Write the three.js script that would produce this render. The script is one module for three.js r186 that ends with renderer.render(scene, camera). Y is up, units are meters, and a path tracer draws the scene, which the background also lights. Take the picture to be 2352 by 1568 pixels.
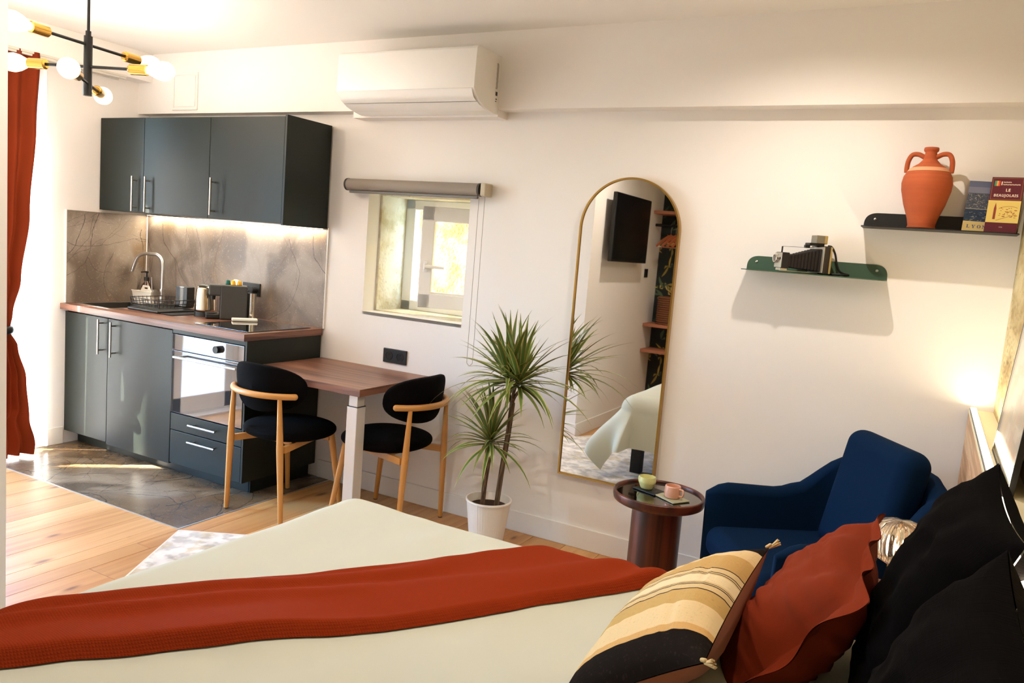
import * as THREE from 'three';
import { mergeGeometries, toCreasedNormals } from 'three/addons/utils/BufferGeometryUtils.js';
import { RoundedBoxGeometry } from 'three/addons/geometries/RoundedBoxGeometry.js';
import { Sky } from 'three/addons/objects/Sky.js';
import { RectAreaLightUniformsLib } from 'three/addons/lights/RectAreaLightUniformsLib.js';

// ------------------------------------------------------------------ camera, sky, sun, exposure
// x runs along the back wall (kitchen to bed head), z out of that wall into the room, y up
RectAreaLightUniformsLib.init();
const scene = new THREE.Scene();
const camera = new THREE.PerspectiveCamera(2 * Math.atan(784 / 1794.9) * 180 / Math.PI, 2352 / 1568, 0.05, 200);
camera.position.set(4.960, 1.522, 3.673);
camera.rotation.set(-6.797 * Math.PI / 180, 28.123 * Math.PI / 180, 4.665 * Math.PI / 180, 'YXZ');
const renderer = new THREE.WebGLRenderer();
renderer.toneMapping = THREE.LinearToneMapping;
renderer.toneMappingExposure = 0.96;
renderer.shadowMap.enabled = true;

const SUN_FROM = new THREE.Vector3(-0.75, 0.70, 0.66).normalize();
const sky = new Sky();
sky.name = 'sky';
sky.scale.setScalar(150);
sky.material.uniforms.sunPosition.value.copy(SUN_FROM);
sky.material.uniforms.turbidity.value = 3;
sky.material.uniforms.rayleigh.value = 1.0;
scene.add(sky);
scene.backgroundIntensity = 6;
const sun = new THREE.DirectionalLight(0xfff3e0, 75);
sun.position.copy(SUN_FROM).multiplyScalar(12).add(new THREE.Vector3(0.5, 0, 1));
sun.target.position.set(0.5, 0, 1);
sun.castShadow = true;
Object.assign(sun.shadow.camera, { left: -6, right: 6, top: 6, bottom: -6, near: 1, far: 30 });
sun.shadow.mapSize.set(2048, 2048);
scene.add(sun, sun.target);

// ------------------------------------------------------------------ helpers
const V = (x, y, z) => new THREE.Vector3(x, y, z);
let seed = 20240607;
const rnd = () => { seed = (seed + 0x6d2b79f5) | 0; let t = Math.imul(seed ^ (seed >>> 15), 1 | seed); t = (t + Math.imul(t ^ (t >>> 7), 61 | t)) ^ t; return ((t ^ (t >>> 14)) >>> 0) / 4294967296; };
const rr = (a, b) => a + (b - a) * rnd();
const clamp = (x, a, b) => Math.min(b, Math.max(a, x));
const sstep = (a, b, x) => { const t = clamp((x - a) / (b - a), 0, 1); return t * t * (3 - 2 * t); };
const lerp = (a, b, t) => a + (b - a) * t;
function pl(pts, x) { // piecewise linear (smoothed) lookup
  if (x <= pts[0][0]) return pts[0][1];
  for (let i = 1; i < pts.length; i++) if (x <= pts[i][0]) { const t = (x - pts[i - 1][0]) / (pts[i][0] - pts[i - 1][0]); return lerp(pts[i - 1][1], pts[i][1], t * t * (3 - 2 * t)); }
  return pts[pts.length - 1][1];
}
const hash = (x, y, s) => { let h = Math.imul(x, 374761393) ^ Math.imul(y, 668265263) ^ Math.imul(s, 974634777); h = Math.imul(h ^ (h >>> 13), 1274126177); return ((h ^ (h >>> 16)) >>> 0) / 4294967296; };
function vn(x, y, p, q, s) { // periodic value noise: lattice period p by q
  const xi = Math.floor(x), yi = Math.floor(y), fx = x - xi, fy = y - yi, u = fx * fx * (3 - 2 * fx), v = fy * fy * (3 - 2 * fy);
  const a = ((xi % p) + p) % p, b = (a + 1) % p, c = ((yi % q) + q) % q, d = (c + 1) % q;
  return lerp(lerp(hash(a, c, s), hash(b, c, s), u), lerp(hash(a, d, s), hash(b, d, s), u), v);
}
function fbm(x, y, p, q, s, oct) { let a = 0.5, t = 0, n = 0; for (let i = 0; i < oct; i++) { t += a * vn(x, y, p, q, s + i * 17); n += a; x *= 2; y *= 2; p *= 2; q *= 2; a *= 0.5; } return t / n; }
const noise3 = (x, y, z) => { const a = vn(x + 31.7 * Math.floor(z), y, 4096, 4096, 5), b = vn(x + 31.7 * (Math.floor(z) + 1), y, 4096, 4096, 5), f = z - Math.floor(z); return lerp(a, b, f * f * (3 - 2 * f)) * 2 - 1; };
function dataTex(w, h, fn, srgb, rx = 1, ry = 1) {
  const d = new Uint8Array(w * h * 4);
  for (let j = 0; j < h; j++) for (let i = 0; i < w; i++) { const c = fn(i / w, j / h, i, j), k = (j * w + i) * 4; d[k] = clamp(c[0], 0, 255); d[k + 1] = clamp(c[1], 0, 255); d[k + 2] = clamp(c[2], 0, 255); d[k + 3] = 255; }
  const t = new THREE.DataTexture(d, w, h); t.wrapS = t.wrapT = THREE.RepeatWrapping; t.magFilter = THREE.LinearFilter; t.minFilter = THREE.LinearMipmapLinearFilter; t.generateMipmaps = true;
  if (srgb) t.colorSpace = THREE.SRGBColorSpace; t.repeat.set(rx, ry); t.needsUpdate = true; return t;
}
function canvasTex(w, h, draw) {
  const c = document.createElement('canvas'); c.width = w; c.height = h; const g = c.getContext('2d'); draw(g, w, h);
  const t = new THREE.CanvasTexture(c); t.colorSpace = THREE.SRGBColorSpace; return t;
}
const mix3 = (a, b, t) => [lerp(a[0], b[0], t), lerp(a[1], b[1], t), lerp(a[2], b[2], t)];
const flat = (g) => { const n = g.index ? g.toNonIndexed() : g; for (const k of Object.keys(n.attributes)) if (!['position', 'normal', 'uv', 'color'].includes(k)) n.deleteAttribute(k); n.morphAttributes = {}; return n; };
function merge(gs) { gs = gs.map(flat); return gs.length === 1 ? gs[0] : mergeGeometries(gs, false); }
function triUV(g, ox = 0, oy = 0, swap = false) { // uv in metres from the dominant face direction
  g = flat(g); const p = g.attributes.position, uv = new Float32Array(p.count * 2), a = V(), b = V(), c = V(), n = V();
  for (let i = 0; i < p.count; i += 3) {
    a.fromBufferAttribute(p, i); b.fromBufferAttribute(p, i + 1); c.fromBufferAttribute(p, i + 2); n.copy(b).sub(a).cross(c.clone().sub(a));
    const x = Math.abs(n.x), y = Math.abs(n.y), z = Math.abs(n.z);
    [a, b, c].forEach((v, k) => { let q = y >= x && y >= z ? [v.x, v.z] : x >= z ? [v.z, v.y] : [v.x, v.y]; if (swap) q = [q[1], q[0]]; uv[(i + k) * 2] = q[0] + ox; uv[(i + k) * 2 + 1] = q[1] + oy; });
  }
  g.setAttribute('uv', new THREE.BufferAttribute(uv, 2)); return g;
}
const at = (g, x, y, z) => g.translate(x, y, z);
const box = (w, h, d, x = 0, y = 0, z = 0) => at(new THREE.BoxGeometry(w, h, d), x, y, z);
const bx = (x0, x1, y0, y1, z0, z1) => box(x1 - x0, y1 - y0, z1 - z0, (x0 + x1) / 2, (y0 + y1) / 2, (z0 + z1) / 2);
const rbox = (w, h, d, r, x = 0, y = 0, z = 0, s = 3) => at(new RoundedBoxGeometry(w, h, d, s, r), x, y, z);
const rbx = (x0, x1, y0, y1, z0, z1, r = 0.002, s = 2) => rbox(x1 - x0, y1 - y0, z1 - z0, r, (x0 + x1) / 2, (y0 + y1) / 2, (z0 + z1) / 2, s);
const cyl = (r0, r1, h, x = 0, y = 0, z = 0, n = 24) => at(new THREE.CylinderGeometry(r1, r0, h, n), x, y, z); // r0 bottom, r1 top
function rod(a, b, r0, r1 = r0, n = 12) { const d = b.clone().sub(a), g = new THREE.CylinderGeometry(r1, r0, d.length(), n); g.applyQuaternion(new THREE.Quaternion().setFromUnitVectors(V(0, 1, 0), d.clone().normalize())); return g.translate((a.x + b.x) / 2, (a.y + b.y) / 2, (a.z + b.z) / 2); }
const tube = (pts, r, n = 32, m = 8, closed = false) => new THREE.TubeGeometry(new THREE.CatmullRomCurve3(pts.map((p) => p.isVector3 ? p : V(...p)), closed), n, r, m, closed);
const lathe = (pts, n = 48) => new THREE.LatheGeometry(pts.map((p) => new THREE.Vector2(p[0], p[1])), n);
function taken() { const used = new Map(); return (n) => { const k = used.get(n) || 0; used.set(n, k + 1); return k ? `${n}_${String(k).padStart(3, '0')}` : n; }; }
const numbered = taken();
function put(name, geo, mat, parent = scene) {
  const m = new THREE.Mesh(Array.isArray(geo) ? merge(geo) : geo, mat); m.castShadow = m.receiveShadow = true;
  m.name = parent === scene ? numbered(name) : name; parent.add(m); return m;
}
function tag(o, label, category, group) { o.userData.label = label; o.userData.category = category; if (group) o.userData.group = group; return o; }
function thing(name, label, category, [x, y, z] = [0, 0, 0], turn = 0, group) {
  const o = new THREE.Group(); o.name = numbered(name); o.position.set(x, y, z); o.rotation.y = turn; scene.add(o); return tag(o, label, category, group);
}
function struct(name, geo, mat, label, category = 'wall') { const m = put(name, geo, mat); m.userData.kind = 'structure'; tag(m, label, category); return m; }
function grid(nu, nv, fn, uvf) { // surface from a function
  const P = new Float32Array((nu + 1) * (nv + 1) * 3), U = new Float32Array((nu + 1) * (nv + 1) * 2), I = [];
  for (let j = 0; j <= nv; j++) for (let i = 0; i <= nu; i++) { const k = j * (nu + 1) + i, p = fn(i / nu, j / nv), q = uvf ? uvf(i / nu, j / nv) : [i / nu, j / nv]; P.set(p, k * 3); U.set(q, k * 2); if (i < nu && j < nv) I.push(k, k + 1, k + nu + 1, k + 1, k + nu + 2, k + nu + 1); }
  const g = new THREE.BufferGeometry(); g.setAttribute('position', new THREE.BufferAttribute(P, 3)); g.setAttribute('uv', new THREE.BufferAttribute(U, 2)); g.setIndex(I); g.computeVertexNormals(); return g;
}
function rect(x0, y0, x1, y1, r = 0) { const s = new THREE.Shape(); if (!r) { s.moveTo(x0, y0); s.lineTo(x1, y0); s.lineTo(x1, y1); s.lineTo(x0, y1); s.closePath(); return s; } s.moveTo(x0 + r, y0); s.lineTo(x1 - r, y0); s.absarc(x1 - r, y0 + r, r, -Math.PI / 2, 0); s.lineTo(x1, y1 - r); s.absarc(x1 - r, y1 - r, r, 0, Math.PI / 2); s.lineTo(x0 + r, y1); s.absarc(x0 + r, y1 - r, r, Math.PI / 2, Math.PI); s.lineTo(x0, y0 + r); s.absarc(x0 + r, y0 + r, r, Math.PI, Math.PI * 1.5); return s; }
const ext = (s, d, o = {}) => new THREE.ExtrudeGeometry(s, { depth: d, bevelEnabled: false, curveSegments: 16, ...o });

// ------------------------------------------------------------------ materials
const std = (o) => new THREE.MeshStandardMaterial(o), phy = (o) => new THREE.MeshPhysicalMaterial(o);
const plasterBump = dataTex(256, 256, (u, v) => { const n = 128 + (fbm(u * 24, v * 24, 24, 24, 3, 4) - 0.5) * 200; return [n, n, n]; }, false, 1.2, 1.2);
const M = {};
M.wall = std({ color: '#f0eae3', roughness: 0.92, bumpMap: plasterBump, bumpScale: 0.0006 });
M.ceiling = std({ color: '#f1ece4', roughness: 0.95 });
M.trim = std({ color: '#eeeae2', roughness: 0.5 });
M.pvc = std({ color: '#f2f0ec', roughness: 0.35 });
// oak boards: grain runs along v
const oakTex = dataTex(512, 1024, (u, v) => {
  const w = fbm(u * 3, v * 2, 3, 2, 11, 3), g = fbm(u * 24 + w * 5, v * 3, 24, 3, 21, 4), fine = vn(u * 200, v * 14, 200, 14, 9), cl = fbm(u * 4, v * 3, 4, 3, 31, 3);
  let c = mix3([228, 190, 142], [210, 166, 116], sstep(0.3, 0.8, g)); c = mix3(c, [238, 208, 166], sstep(0.5, 0.8, cl) * 0.5); c = mix3(c, [172, 126, 82], fine > 0.85 ? (fine - 0.85) * 0.9 : 0);
  for (const [kx, ky, kr] of [[0.32, 0.22, 0.03], [0.7, 0.63, 0.036], [0.55, 0.9, 0.02]]) { const dx = (u - kx) * 1.0, dy = (v - ky) * 1.6, d = Math.hypot(dx, dy) / kr; if (d < 3) c = mix3(c, [112, 66, 34], Math.exp(-d * d * 1.3) * 0.8); }
  return c;
}, true);
M.oak = [0, 1, 2, 3].map((k) => { const t = oakTex.clone(); t.repeat.set(2.2, 0.52); t.offset.set(k * 0.27, k * 0.31); t.needsUpdate = true; return std({ map: t, color: ['#ecd8bc', '#e0c8a6', '#efdcc2', '#d6bc98'][k], roughness: 0.42, bumpMap: t, bumpScale: 0.0004 }); });
// walnut laminate: grain along u
const walnutTex = dataTex(1024, 512, (u, v) => {
  const w = fbm(u * 3, v * 4, 3, 4, 41, 3), g = fbm(u * 3, v * 46 + w * 5, 3, 46, 51, 4), band = fbm(u * 1, v * 9, 1, 9, 61, 2);
  let c = mix3([130, 86, 66], [82, 50, 38], sstep(0.3, 0.7, g)); return mix3(c, [152, 108, 84], sstep(0.5, 0.75, band) * 0.45);
}, true, 0.7, 1.4);
M.walnut = std({ map: walnutTex, roughness: 0.38 });
// brown-grey slate marble with dark veins
function slab(w, sd, base, dark, tint, veins, bold = 1) { // cloudy slab with long slanting cracks
  return canvasTex(w, w, (g) => {
    const im = g.createImageData(w, w);
    for (let y = 0; y < w; y++) for (let x = 0; x < w; x++) {
      const u = x / w, v = y / w, q = fbm(u * 4, v * 4, 4, 4, sd, 3) - 0.5, cl = fbm(u * 7 + q * 2, v * 4 + q, 7, 4, sd + 9, 5), ru = fbm(u * 6 + q * 2, v * 2, 6, 2, sd + 19, 4), sp = vn(u * 230, v * 230, 230, 230, sd + 3);
      let c = mix3(base, dark, sstep(0.32, 0.7, cl)); c = mix3(c, tint, sstep(0.52, 0.72, ru) * 0.6); if (sp > 0.85) c = mix3(c, [206, 198, 188], 0.22); const k = (y * w + x) * 4; im.data[k] = c[0]; im.data[k + 1] = c[1]; im.data[k + 2] = c[2]; im.data[k + 3] = 255;
    }
    g.putImageData(im, 0, 0);
    const line = (x, y, a, len, wd, al, depth) => { g.strokeStyle = `rgba(52,42,38,${al})`; let n = Math.floor(len / 9); for (let k = 0; k < n; k++) { const nx = x + Math.cos(a) * 9, ny = y + Math.sin(a) * 9; g.lineWidth = Math.max(0.6, wd * (0.6 + 0.8 * rnd()) * (1 - k / n * 0.6)); for (const ox of [-w, 0, w]) for (const oy of [-w, 0, w]) { g.beginPath(); g.moveTo(x + ox, y + oy); g.lineTo(nx + ox, ny + oy); g.stroke(); } x = nx; y = ny; a += rr(-0.35, 0.35) * (rnd() < 0.4 ? 1 : 0.3); if (depth && rnd() < 0.035) line(x, y, a + rr(0.4, 1) * (rnd() < 0.5 ? -1 : 1), len * 0.3, wd * 0.55, al * 0.8, depth - 1); } };
    for (let k = 0; k < veins; k++) { const steep = rr(1.15, 1.75); line(rnd() * w, rnd() * w, steep, rr(0.35, 0.95) * w, rr(1.6, 3.6) * bold, rr(0.45, 0.85), 2); }
    for (let k = 0; k < veins * 2; k++) line(rnd() * w, rnd() * w, rr(0, 6.28), rr(0.05, 0.2) * w, 0.9, 0.28, 1);
  });
}
const marbleTex = slab(1024, 71, [148, 134, 120], [100, 86, 74], [122, 94, 62], 17), marbleFloorTex = slab(1024, 171, [160, 147, 130], [100, 86, 70], [126, 100, 68], 34, 1.8);
for (const t of [marbleTex, marbleFloorTex]) { t.wrapS = t.wrapT = THREE.RepeatWrapping; t.repeat.set(0.72, 0.72); }
marbleFloorTex.rotation = 0.6;
M.marble = std({ map: marbleTex, color: '#ffffff', roughness: 0.36 });
M.tile = std({ map: marbleFloorTex, color: '#dccfc0', roughness: 0.26 });
// rough limestone
const stoneH = (u, v) => fbm(u * 7, v * 7, 7, 7, 141, 6);
const stoneTex = dataTex(512, 512, (u, v) => { const n = stoneH(u, v), p = vn(u * 60, v * 60, 60, 60, 151); let c = mix3([206, 186, 138], [164, 138, 88], sstep(0.35, 0.68, n)); c = mix3(c, [226, 214, 180], sstep(0.55, 0.85, fbm(u * 5, v * 5, 5, 5, 161, 4)) * 0.6); return p > 0.86 ? mix3(c, [112, 90, 54], (p - 0.86) * 4) : c; }, true, 1.3, 1.3);
const stoneBump = dataTex(512, 512, (u, v) => { const n = (stoneH(u, v) * 0.7 + vn(u * 60, v * 60, 60, 60, 151) * 0.3) * 255; return [n, n, n]; }, false, 1.3, 1.3);
M.stone = std({ map: stoneTex, roughness: 0.95, bumpMap: stoneBump, bumpScale: 0.02 });
M.cabinet = phy({ color: '#121a15', roughness: 0.42, specularIntensity: 0.6 });
M.cabinetDark = std({ color: '#111513', roughness: 0.5 });
M.steel = std({ color: '#c9c6c0', metalness: 1, roughness: 0.28 });
M.chrome = std({ color: '#dcdad6', metalness: 1, roughness: 0.08 });
M.brass = std({ color: '#c79a4b', metalness: 1, roughness: 0.22 });
M.goldFrame = std({ color: '#b8924d', metalness: 1, roughness: 0.3 });
M.black = std({ color: '#0d0c0c', roughness: 0.45 });
M.blackMetal = std({ color: '#0e0d0d', roughness: 0.4, metalness: 0.3 });
M.blackGloss = phy({ color: '#06070a', roughness: 0.04, clearcoat: 1, clearcoatRoughness: 0.02 });
M.mirror = std({ color: '#f2f1ee', metalness: 1, roughness: 0.015 });
M.glass = phy({ color: '#ffffff', transmission: 1, thickness: 0, roughness: 0.02, ior: 1.45 });
M.grey = std({ color: '#6d6a66', roughness: 0.6 });
M.whitePlastic = std({ color: '#efe7d8', roughness: 0.45 });

// ------------------------------------------------------------------ the room shell
const CEIL = 2.614, XR = 5.22, ZF = 4.05, ZP = 2.30, XP = 2.455, ZN = 4.62;
{ // back wall with the small window opening
  const s = rect(-0.35, -0.1, XR + 0.3, CEIL + 0.1); s.holes.push(rect(1.97, 1.078, 2.67, 1.78));
  struct('wall_back', [triUV(at(ext(s, 0.11), 0, 0, -0.11)), triUV(bx(0, XR, 2.225, CEIL, 0, 0.096)), triUV(bx(1.90, 2.857, 2.187, 2.226, 0, 0.095))], M.wall, 'long cream plaster wall with a boxed band under the ceiling');
  const t = rect(-0.35, -0.1, XR + 0.3, CEIL + 0.1); t.holes.push(rect(1.985, 1.085, 2.66, 1.77));
  const lime = dataTex(512, 512, (u, v) => { const n = stoneH(u, v), p = vn(u * 60, v * 60, 60, 60, 151); let c = mix3([232, 226, 208], [204, 192, 156], sstep(0.4, 0.75, n)); return p > 0.88 ? mix3(c, [150, 130, 86], (p - 0.88) * 3) : c; }, true, 1.3, 1.3);
  struct('wall_outer', triUV(at(ext(t, 0.3), 0, 0, -0.411)), std({ map: lime, roughness: 0.95, bumpMap: stoneBump, bumpScale: 0.012 }), 'old rough limestone wall showing in the small window reveal');
}
{ // left wall with the french door opening
  const s = rect(-ZF - 0.3, -0.1, 0.12, CEIL + 0.1); s.holes.push(rect(-2.16, 0.015, -0.80, 2.34));
  const g = ext(s, 0.3); g.rotateY(Math.PI / 2); g.translate(-0.3, 0, 0);
  struct('wall_left', [triUV(g), triUV(bx(0, 0.14, 2.43, CEIL, 0.096, ZP))], M.wall, 'short cream wall beside the kitchen with a beam over the curtain');
}
struct('wall_right', (() => { const g = triUV(bx(XR, XR + 0.3, -0.1, CEIL + 0.1, -0.1, ZF + 0.3)), uv = g.attributes.uv; for (let i = 0; i < uv.count; i++) uv.setX(i, uv.getX(i) * 0.35); return g; })(), M.stone, 'bare limestone wall behind the bed head');
struct('wall_inner', triUV(bx(0, XP, -0.1, CEIL + 0.1, ZP, ZF + 0.7)), M.wall, 'cream partition wall carrying the television');
{ // front wall with the wardrobe niche
  const s = rect(XP, -0.1, XR + 0.3, CEIL + 0.1); 
  struct('wall_front', [triUV(at(ext(s, ZN - ZF), 0, 0, ZF))], M.wall, 'cream wall behind the open wardrobe seen in the mirror');
  const wp = canvasTex(1024, 1024, (g, w, h) => {
    g.fillStyle = '#161c18'; g.fillRect(0, 0, w, h); const cols = ['#b89a48', '#96813c', '#54654a', '#34463a', '#c8ac5c'];
    for (let k = 0; k < 120; k++) { g.save(); g.translate(rnd() * w, rnd() * h); g.rotate(rnd() * 6.3); g.fillStyle = cols[Math.floor(rnd() * 5)]; const l = rr(60, 150), b = rr(14, 34); g.beginPath(); g.moveTo(0, 0); g.quadraticCurveTo(l * 0.5, -b * 1.6, l, 0); g.quadraticCurveTo(l * 0.45, b * 0.3, 0, 0); g.fill(); g.beginPath(); g.moveTo(0, 0); g.lineTo(l * 0.4, b); g.lineTo(l * 0.15, b * 1.4); g.fill(); g.restore(); }
  });
  wp.wrapS = wp.wrapT = THREE.RepeatWrapping; wp.repeat.set(1 / 1.1, 1 / 1.1);
  struct('wall_niche', triUV(bx(2.456, 3.75, 0.0, CEIL, ZF - 0.006, ZF)), std({ map: wp, roughness: 0.8 }), 'dark wallpaper with golden leaves behind the open wardrobe');
}
struct('ceiling', bx(-0.3, XR + 0.3, CEIL, CEIL + 0.12, -0.4, ZN + 0.1), M.ceiling, 'smooth white ceiling', 'ceiling');
// floor: oak boards along z, slate tiles in the kitchen
const floor = struct('floor', bx(-0.3, XR + 0.3, -0.12, -0.014, -0.4, ZN + 0.1), std({ color: '#6a4a2c', roughness: 0.9 }), 'oak plank floor with a marble-tiled kitchen corner', 'floor');
const TX = 1.79, TZ = 1.11;
{
  const cache = new Map(), pw = 0.19;
  const plank = (w, l) => { const k = w.toFixed(3) + l.toFixed(2); if (!cache.has(k)) cache.set(k, triUV(rbox(w - 0.0016, 0.014, l - 0.0016, 0.0012, 0, -0.007, 0, 1))); return cache.get(k); };
  for (let i = 0; i * pw < XR; i++) {
    const x0 = i * pw, x1 = Math.min(XR, x0 + pw); let spans = [];
    if (x1 <= TX + 0.012) spans.push([x0, x1, TZ]); else if (x0 < TX + 0.012) { spans.push([x0, TX + 0.012, TZ]); spans.push([TX + 0.012, x1, 0]); } else spans.push([x0, x1, 0]);
    for (const [a, b, zs] of spans) {
      const lens = [1.2, 1.5, 1.8, 2.1]; let z = zs, first = true; const zEnd = b <= XP + 0.01 ? ZP : ZN; 
      while (z < zEnd - 0.01) { let l = first ? [0.55, 0.95, 1.35, 1.65][Math.floor(rnd() * 4)] : lens[Math.floor(rnd() * 4)]; first = false; if (z + l > zEnd - 0.25) l = zEnd - z;
        const m = put('plank', plank(b - a, l), M.oak[Math.floor(rnd() * 4)], floor); m.position.set((a + b) / 2, 0, z + l / 2); z += l; }
    }
  }
  for (const [a, b, c, d] of [[0, 0.59, 0, 0.5], [0.59, TX, 0, 0.5], [0, TX, 0.5, TZ]]) put('tile', triUV(rbx(a + 0.0008, b - 0.0008, -0.014, 0, c + 0.0008, d - 0.0008, 0.001, 1)), M.tile, floor);
  const prof = std({ color: '#cfc8bc', metalness: 0.7, roughness: 0.35 });
  struct('trim_1', bx(0, TX + 0.012, -0.012, 0.0012, TZ, TZ + 0.01), prof, 'pale metal strip along the long tile edge', 'floor strip');
  struct('trim_2', bx(TX, TX + 0.01, -0.012, 0.0012, 0, TZ), prof, 'pale metal strip along the short tile edge', 'floor strip');
}
// baseboards
const bb = (x0, x1, z0, z1) => rbx(x0, x1, 0, 0.113, z0, z1, 0.003, 1);
struct('baseboard_back', [bb(1.69, XR, 0, 0.012)], M.trim, 'white baseboard along the mirror wall', 'baseboard');
struct('baseboard_left', [bb(0, 0.012, 0.6, 0.79)], M.trim, 'white baseboard beside the sheer curtain', 'baseboard');
struct('baseboard_inner', [bb(XP, XP + 0.012, ZP, ZF), bb(0.02, XP + 0.012, ZP - 0.012, ZP)], M.trim, 'white baseboard under the television', 'baseboard');
struct('baseboard_front', [bb(3.72, XR, ZF - 0.012, ZF)], M.trim, 'white baseboard behind the viewer', 'baseboard');
{ // access hatch on the boxed band
  const h = thing('access_panel', 'white square access hatch above the kitchen cabinets', 'hatch', [0.475, 2.366, 0.096]);
  put('frame', [rbox(0.24, 0.016, 0.008, 0.002, 0, 0.112, 0.004), rbox(0.24, 0.016, 0.008, 0.002, 0, -0.112, 0.004), rbox(0.016, 0.21, 0.008, 0.002, 0.112, 0, 0.004), rbox(0.016, 0.21, 0.008, 0.002, -0.112, 0, 0.004), rbox(0.222, 0.222, 0.003, 0.001, 0, 0, 0.0015)], M.wall, h);
  put('door', rbox(0.196, 0.196, 0.007, 0.002, 0, 0, 0.0035), M.wall, h);
}

// ------------------------------------------------------------------ small window
{
  const w = new THREE.Group(); w.name = 'window_1'; w.userData = { kind: 'structure', label: 'small white casement window standing open in the stone reveal', category: 'window' }; scene.add(w);
  const z0 = -0.41, z1 = -0.355, X0 = 1.985, X1 = 2.66, Y0 = 1.085, Y1 = 1.77;
  put('frame', [rbx(X0, X0 + 0.07, Y0, Y1, z0, z1, 0.005), rbx(X1 - 0.05, X1, Y0, Y1, z0, z1, 0.005), rbx(X0, X1, Y0, Y0 + 0.06, z0, z1, 0.005), rbx(X0, X1, Y1 - 0.06, Y1, z0, z1, 0.005)], M.pvc, w);
  const leaf = new THREE.Group(); leaf.name = 'casement'; leaf.position.set(X1 - 0.045, 0, z1 + 0.004); leaf.rotation.y = 0.42; w.add(leaf); // opens into the room, hinged on the right
  const W = 0.405, a = Y0 + 0.045, b = Y1 - 0.045;
  put('sash', [rbx(-W, -W + 0.075, a, b, 0, 0.06, 0.006), rbx(-0.075, 0, a, b, 0, 0.06, 0.006), rbx(-W, 0, a, a + 0.085, 0, 0.06, 0.006), rbx(-W, 0, b - 0.085, b, 0, 0.06, 0.006), rbx(-W + 0.06, -0.06, a + 0.07, a + 0.095, 0.02, 0.05, 0.004), rbx(-W - 0.008, -W + 0.01, a + 0.02, b - 0.02, 0.012, 0.03, 0.003)], M.pvc, leaf);
  put('pane', bx(-W + 0.07, -0.07, a + 0.08, b - 0.08, 0.026, 0.034), M.glass, leaf);
  put('handle', [rbox(0.026, 0.07, 0.012, 0.005, -W + 0.037, 1.375, 0.066), cyl(0.01, 0.01, 0.03, -W + 0.037, 1.375, 0.08).rotateX(0), rod(V(-W + 0.037, 1.375, 0.085), V(-W + 0.15, 1.372, 0.092), 0.011, 0.007)], M.pvc, leaf);
  struct('window_sill', [triUV(bx(1.97, 2.67, 1.06, 1.0785, -0.11, 0.0))], M.wall, 'plastered window ledge under the casement', 'window sill');
}
{ // roller blind, rolled up above the small window
  const b = thing('roller_blind', 'rolled-up taupe roller blind above the small window', 'blind', [2.325, 1.815, 0.05]);
  const fabric = std({ color: '#8f8377', roughness: 0.8 });
  put('roll', [at(new THREE.CylinderGeometry(0.034, 0.034, 0.9, 32).rotateZ(Math.PI / 2), -0.02, 0, 0)], fabric, b);
  put('bottom_bar', rbox(0.88, 0.014, 0.014, 0.004, -0.01, -0.042, 0.012), M.grey, b);
  for (const ex of [-0.474, 0.434]) put('end_cap', at(new THREE.CylinderGeometry(0.0355, 0.0355, 0.012, 24).rotateZ(Math.PI / 2), ex, 0, 0), std({ color: '#3d3833', roughness: 0.5 }), b);
  put('bracket', [rbox(0.036, 0.07, 0.075, 0.008, 0.466, 0, -0.008), rbox(0.006, 0.05, 0.05, 0.002, -0.483, 0, -0.02)], std({ color: '#b7a98f', roughness: 0.5 }), b);
  const link = new THREE.SphereGeometry(0.0022, 6, 4), beads = []; for (let k = 0; k < 150; k++) { const y = -0.03 - k * 0.006; beads.push(at(link.clone(), 0.447, y, 0.03), at(link.clone(), 0.477, y, 0.02)); }
  put('bead_chain', [...beads, tube([[0.447, -0.03, 0.03], [0.447, -0.93, 0.03]], 0.0012, 2, 5), tube([[0.477, -0.03, 0.02], [0.477, -0.93, 0.02]], 0.0012, 2, 5), tube([[0.447, -0.93, 0.03], [0.462, -0.945, 0.026], [0.477, -0.93, 0.02]], 0.0015, 8, 5)], std({ color: '#a39a8c', roughness: 0.4 }), b);
}
{ // french door on the left wall (its light and its mirror image in the oven)
  const d = new THREE.Group(); d.name = 'door_1'; d.userData = { kind: 'structure', label: 'white glazed french door behind the rust curtain', category: 'door' }; scene.add(d);
  put('frame', [rbx(-0.16, -0.10, 0.0, 2.34, 0.80, 0.85, 0.004), rbx(-0.16, -0.10, 0.0, 2.34, 2.11, 2.16, 0.004), rbx(-0.16, -0.10, 2.28, 2.34, 0.80, 2.16, 0.004), rbx(-0.16, -0.10, 0.0, 0.03, 0.80, 2.16, 0.004)], M.pvc, d);
  put('sash', [rbx(-0.155, -0.10, 0.03, 2.28, 1.53, 1.61, 0.005), rbx(-0.155, -0.10, 0.03, 2.28, 2.03, 2.11, 0.005), rbx(-0.155, -0.10, 2.19, 2.28, 1.53, 2.11, 0.005), rbx(-0.155, -0.10, 0.03, 0.16, 1.53, 2.11, 0.005), rbx(-0.15, -0.11, 0.85, 0.89, 1.6, 2.04, 0.004)], M.pvc, d);
  put('pane', bx(-0.13, -0.122, 0.15, 2.2, 1.6, 2.04), M.glass, d);
  put('mullion', rbx(-0.165, -0.09, 0.03, 2.28, 1.49, 1.53, 0.004), std({ color: '#24262b', roughness: 0.4 }), d);
}
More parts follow.
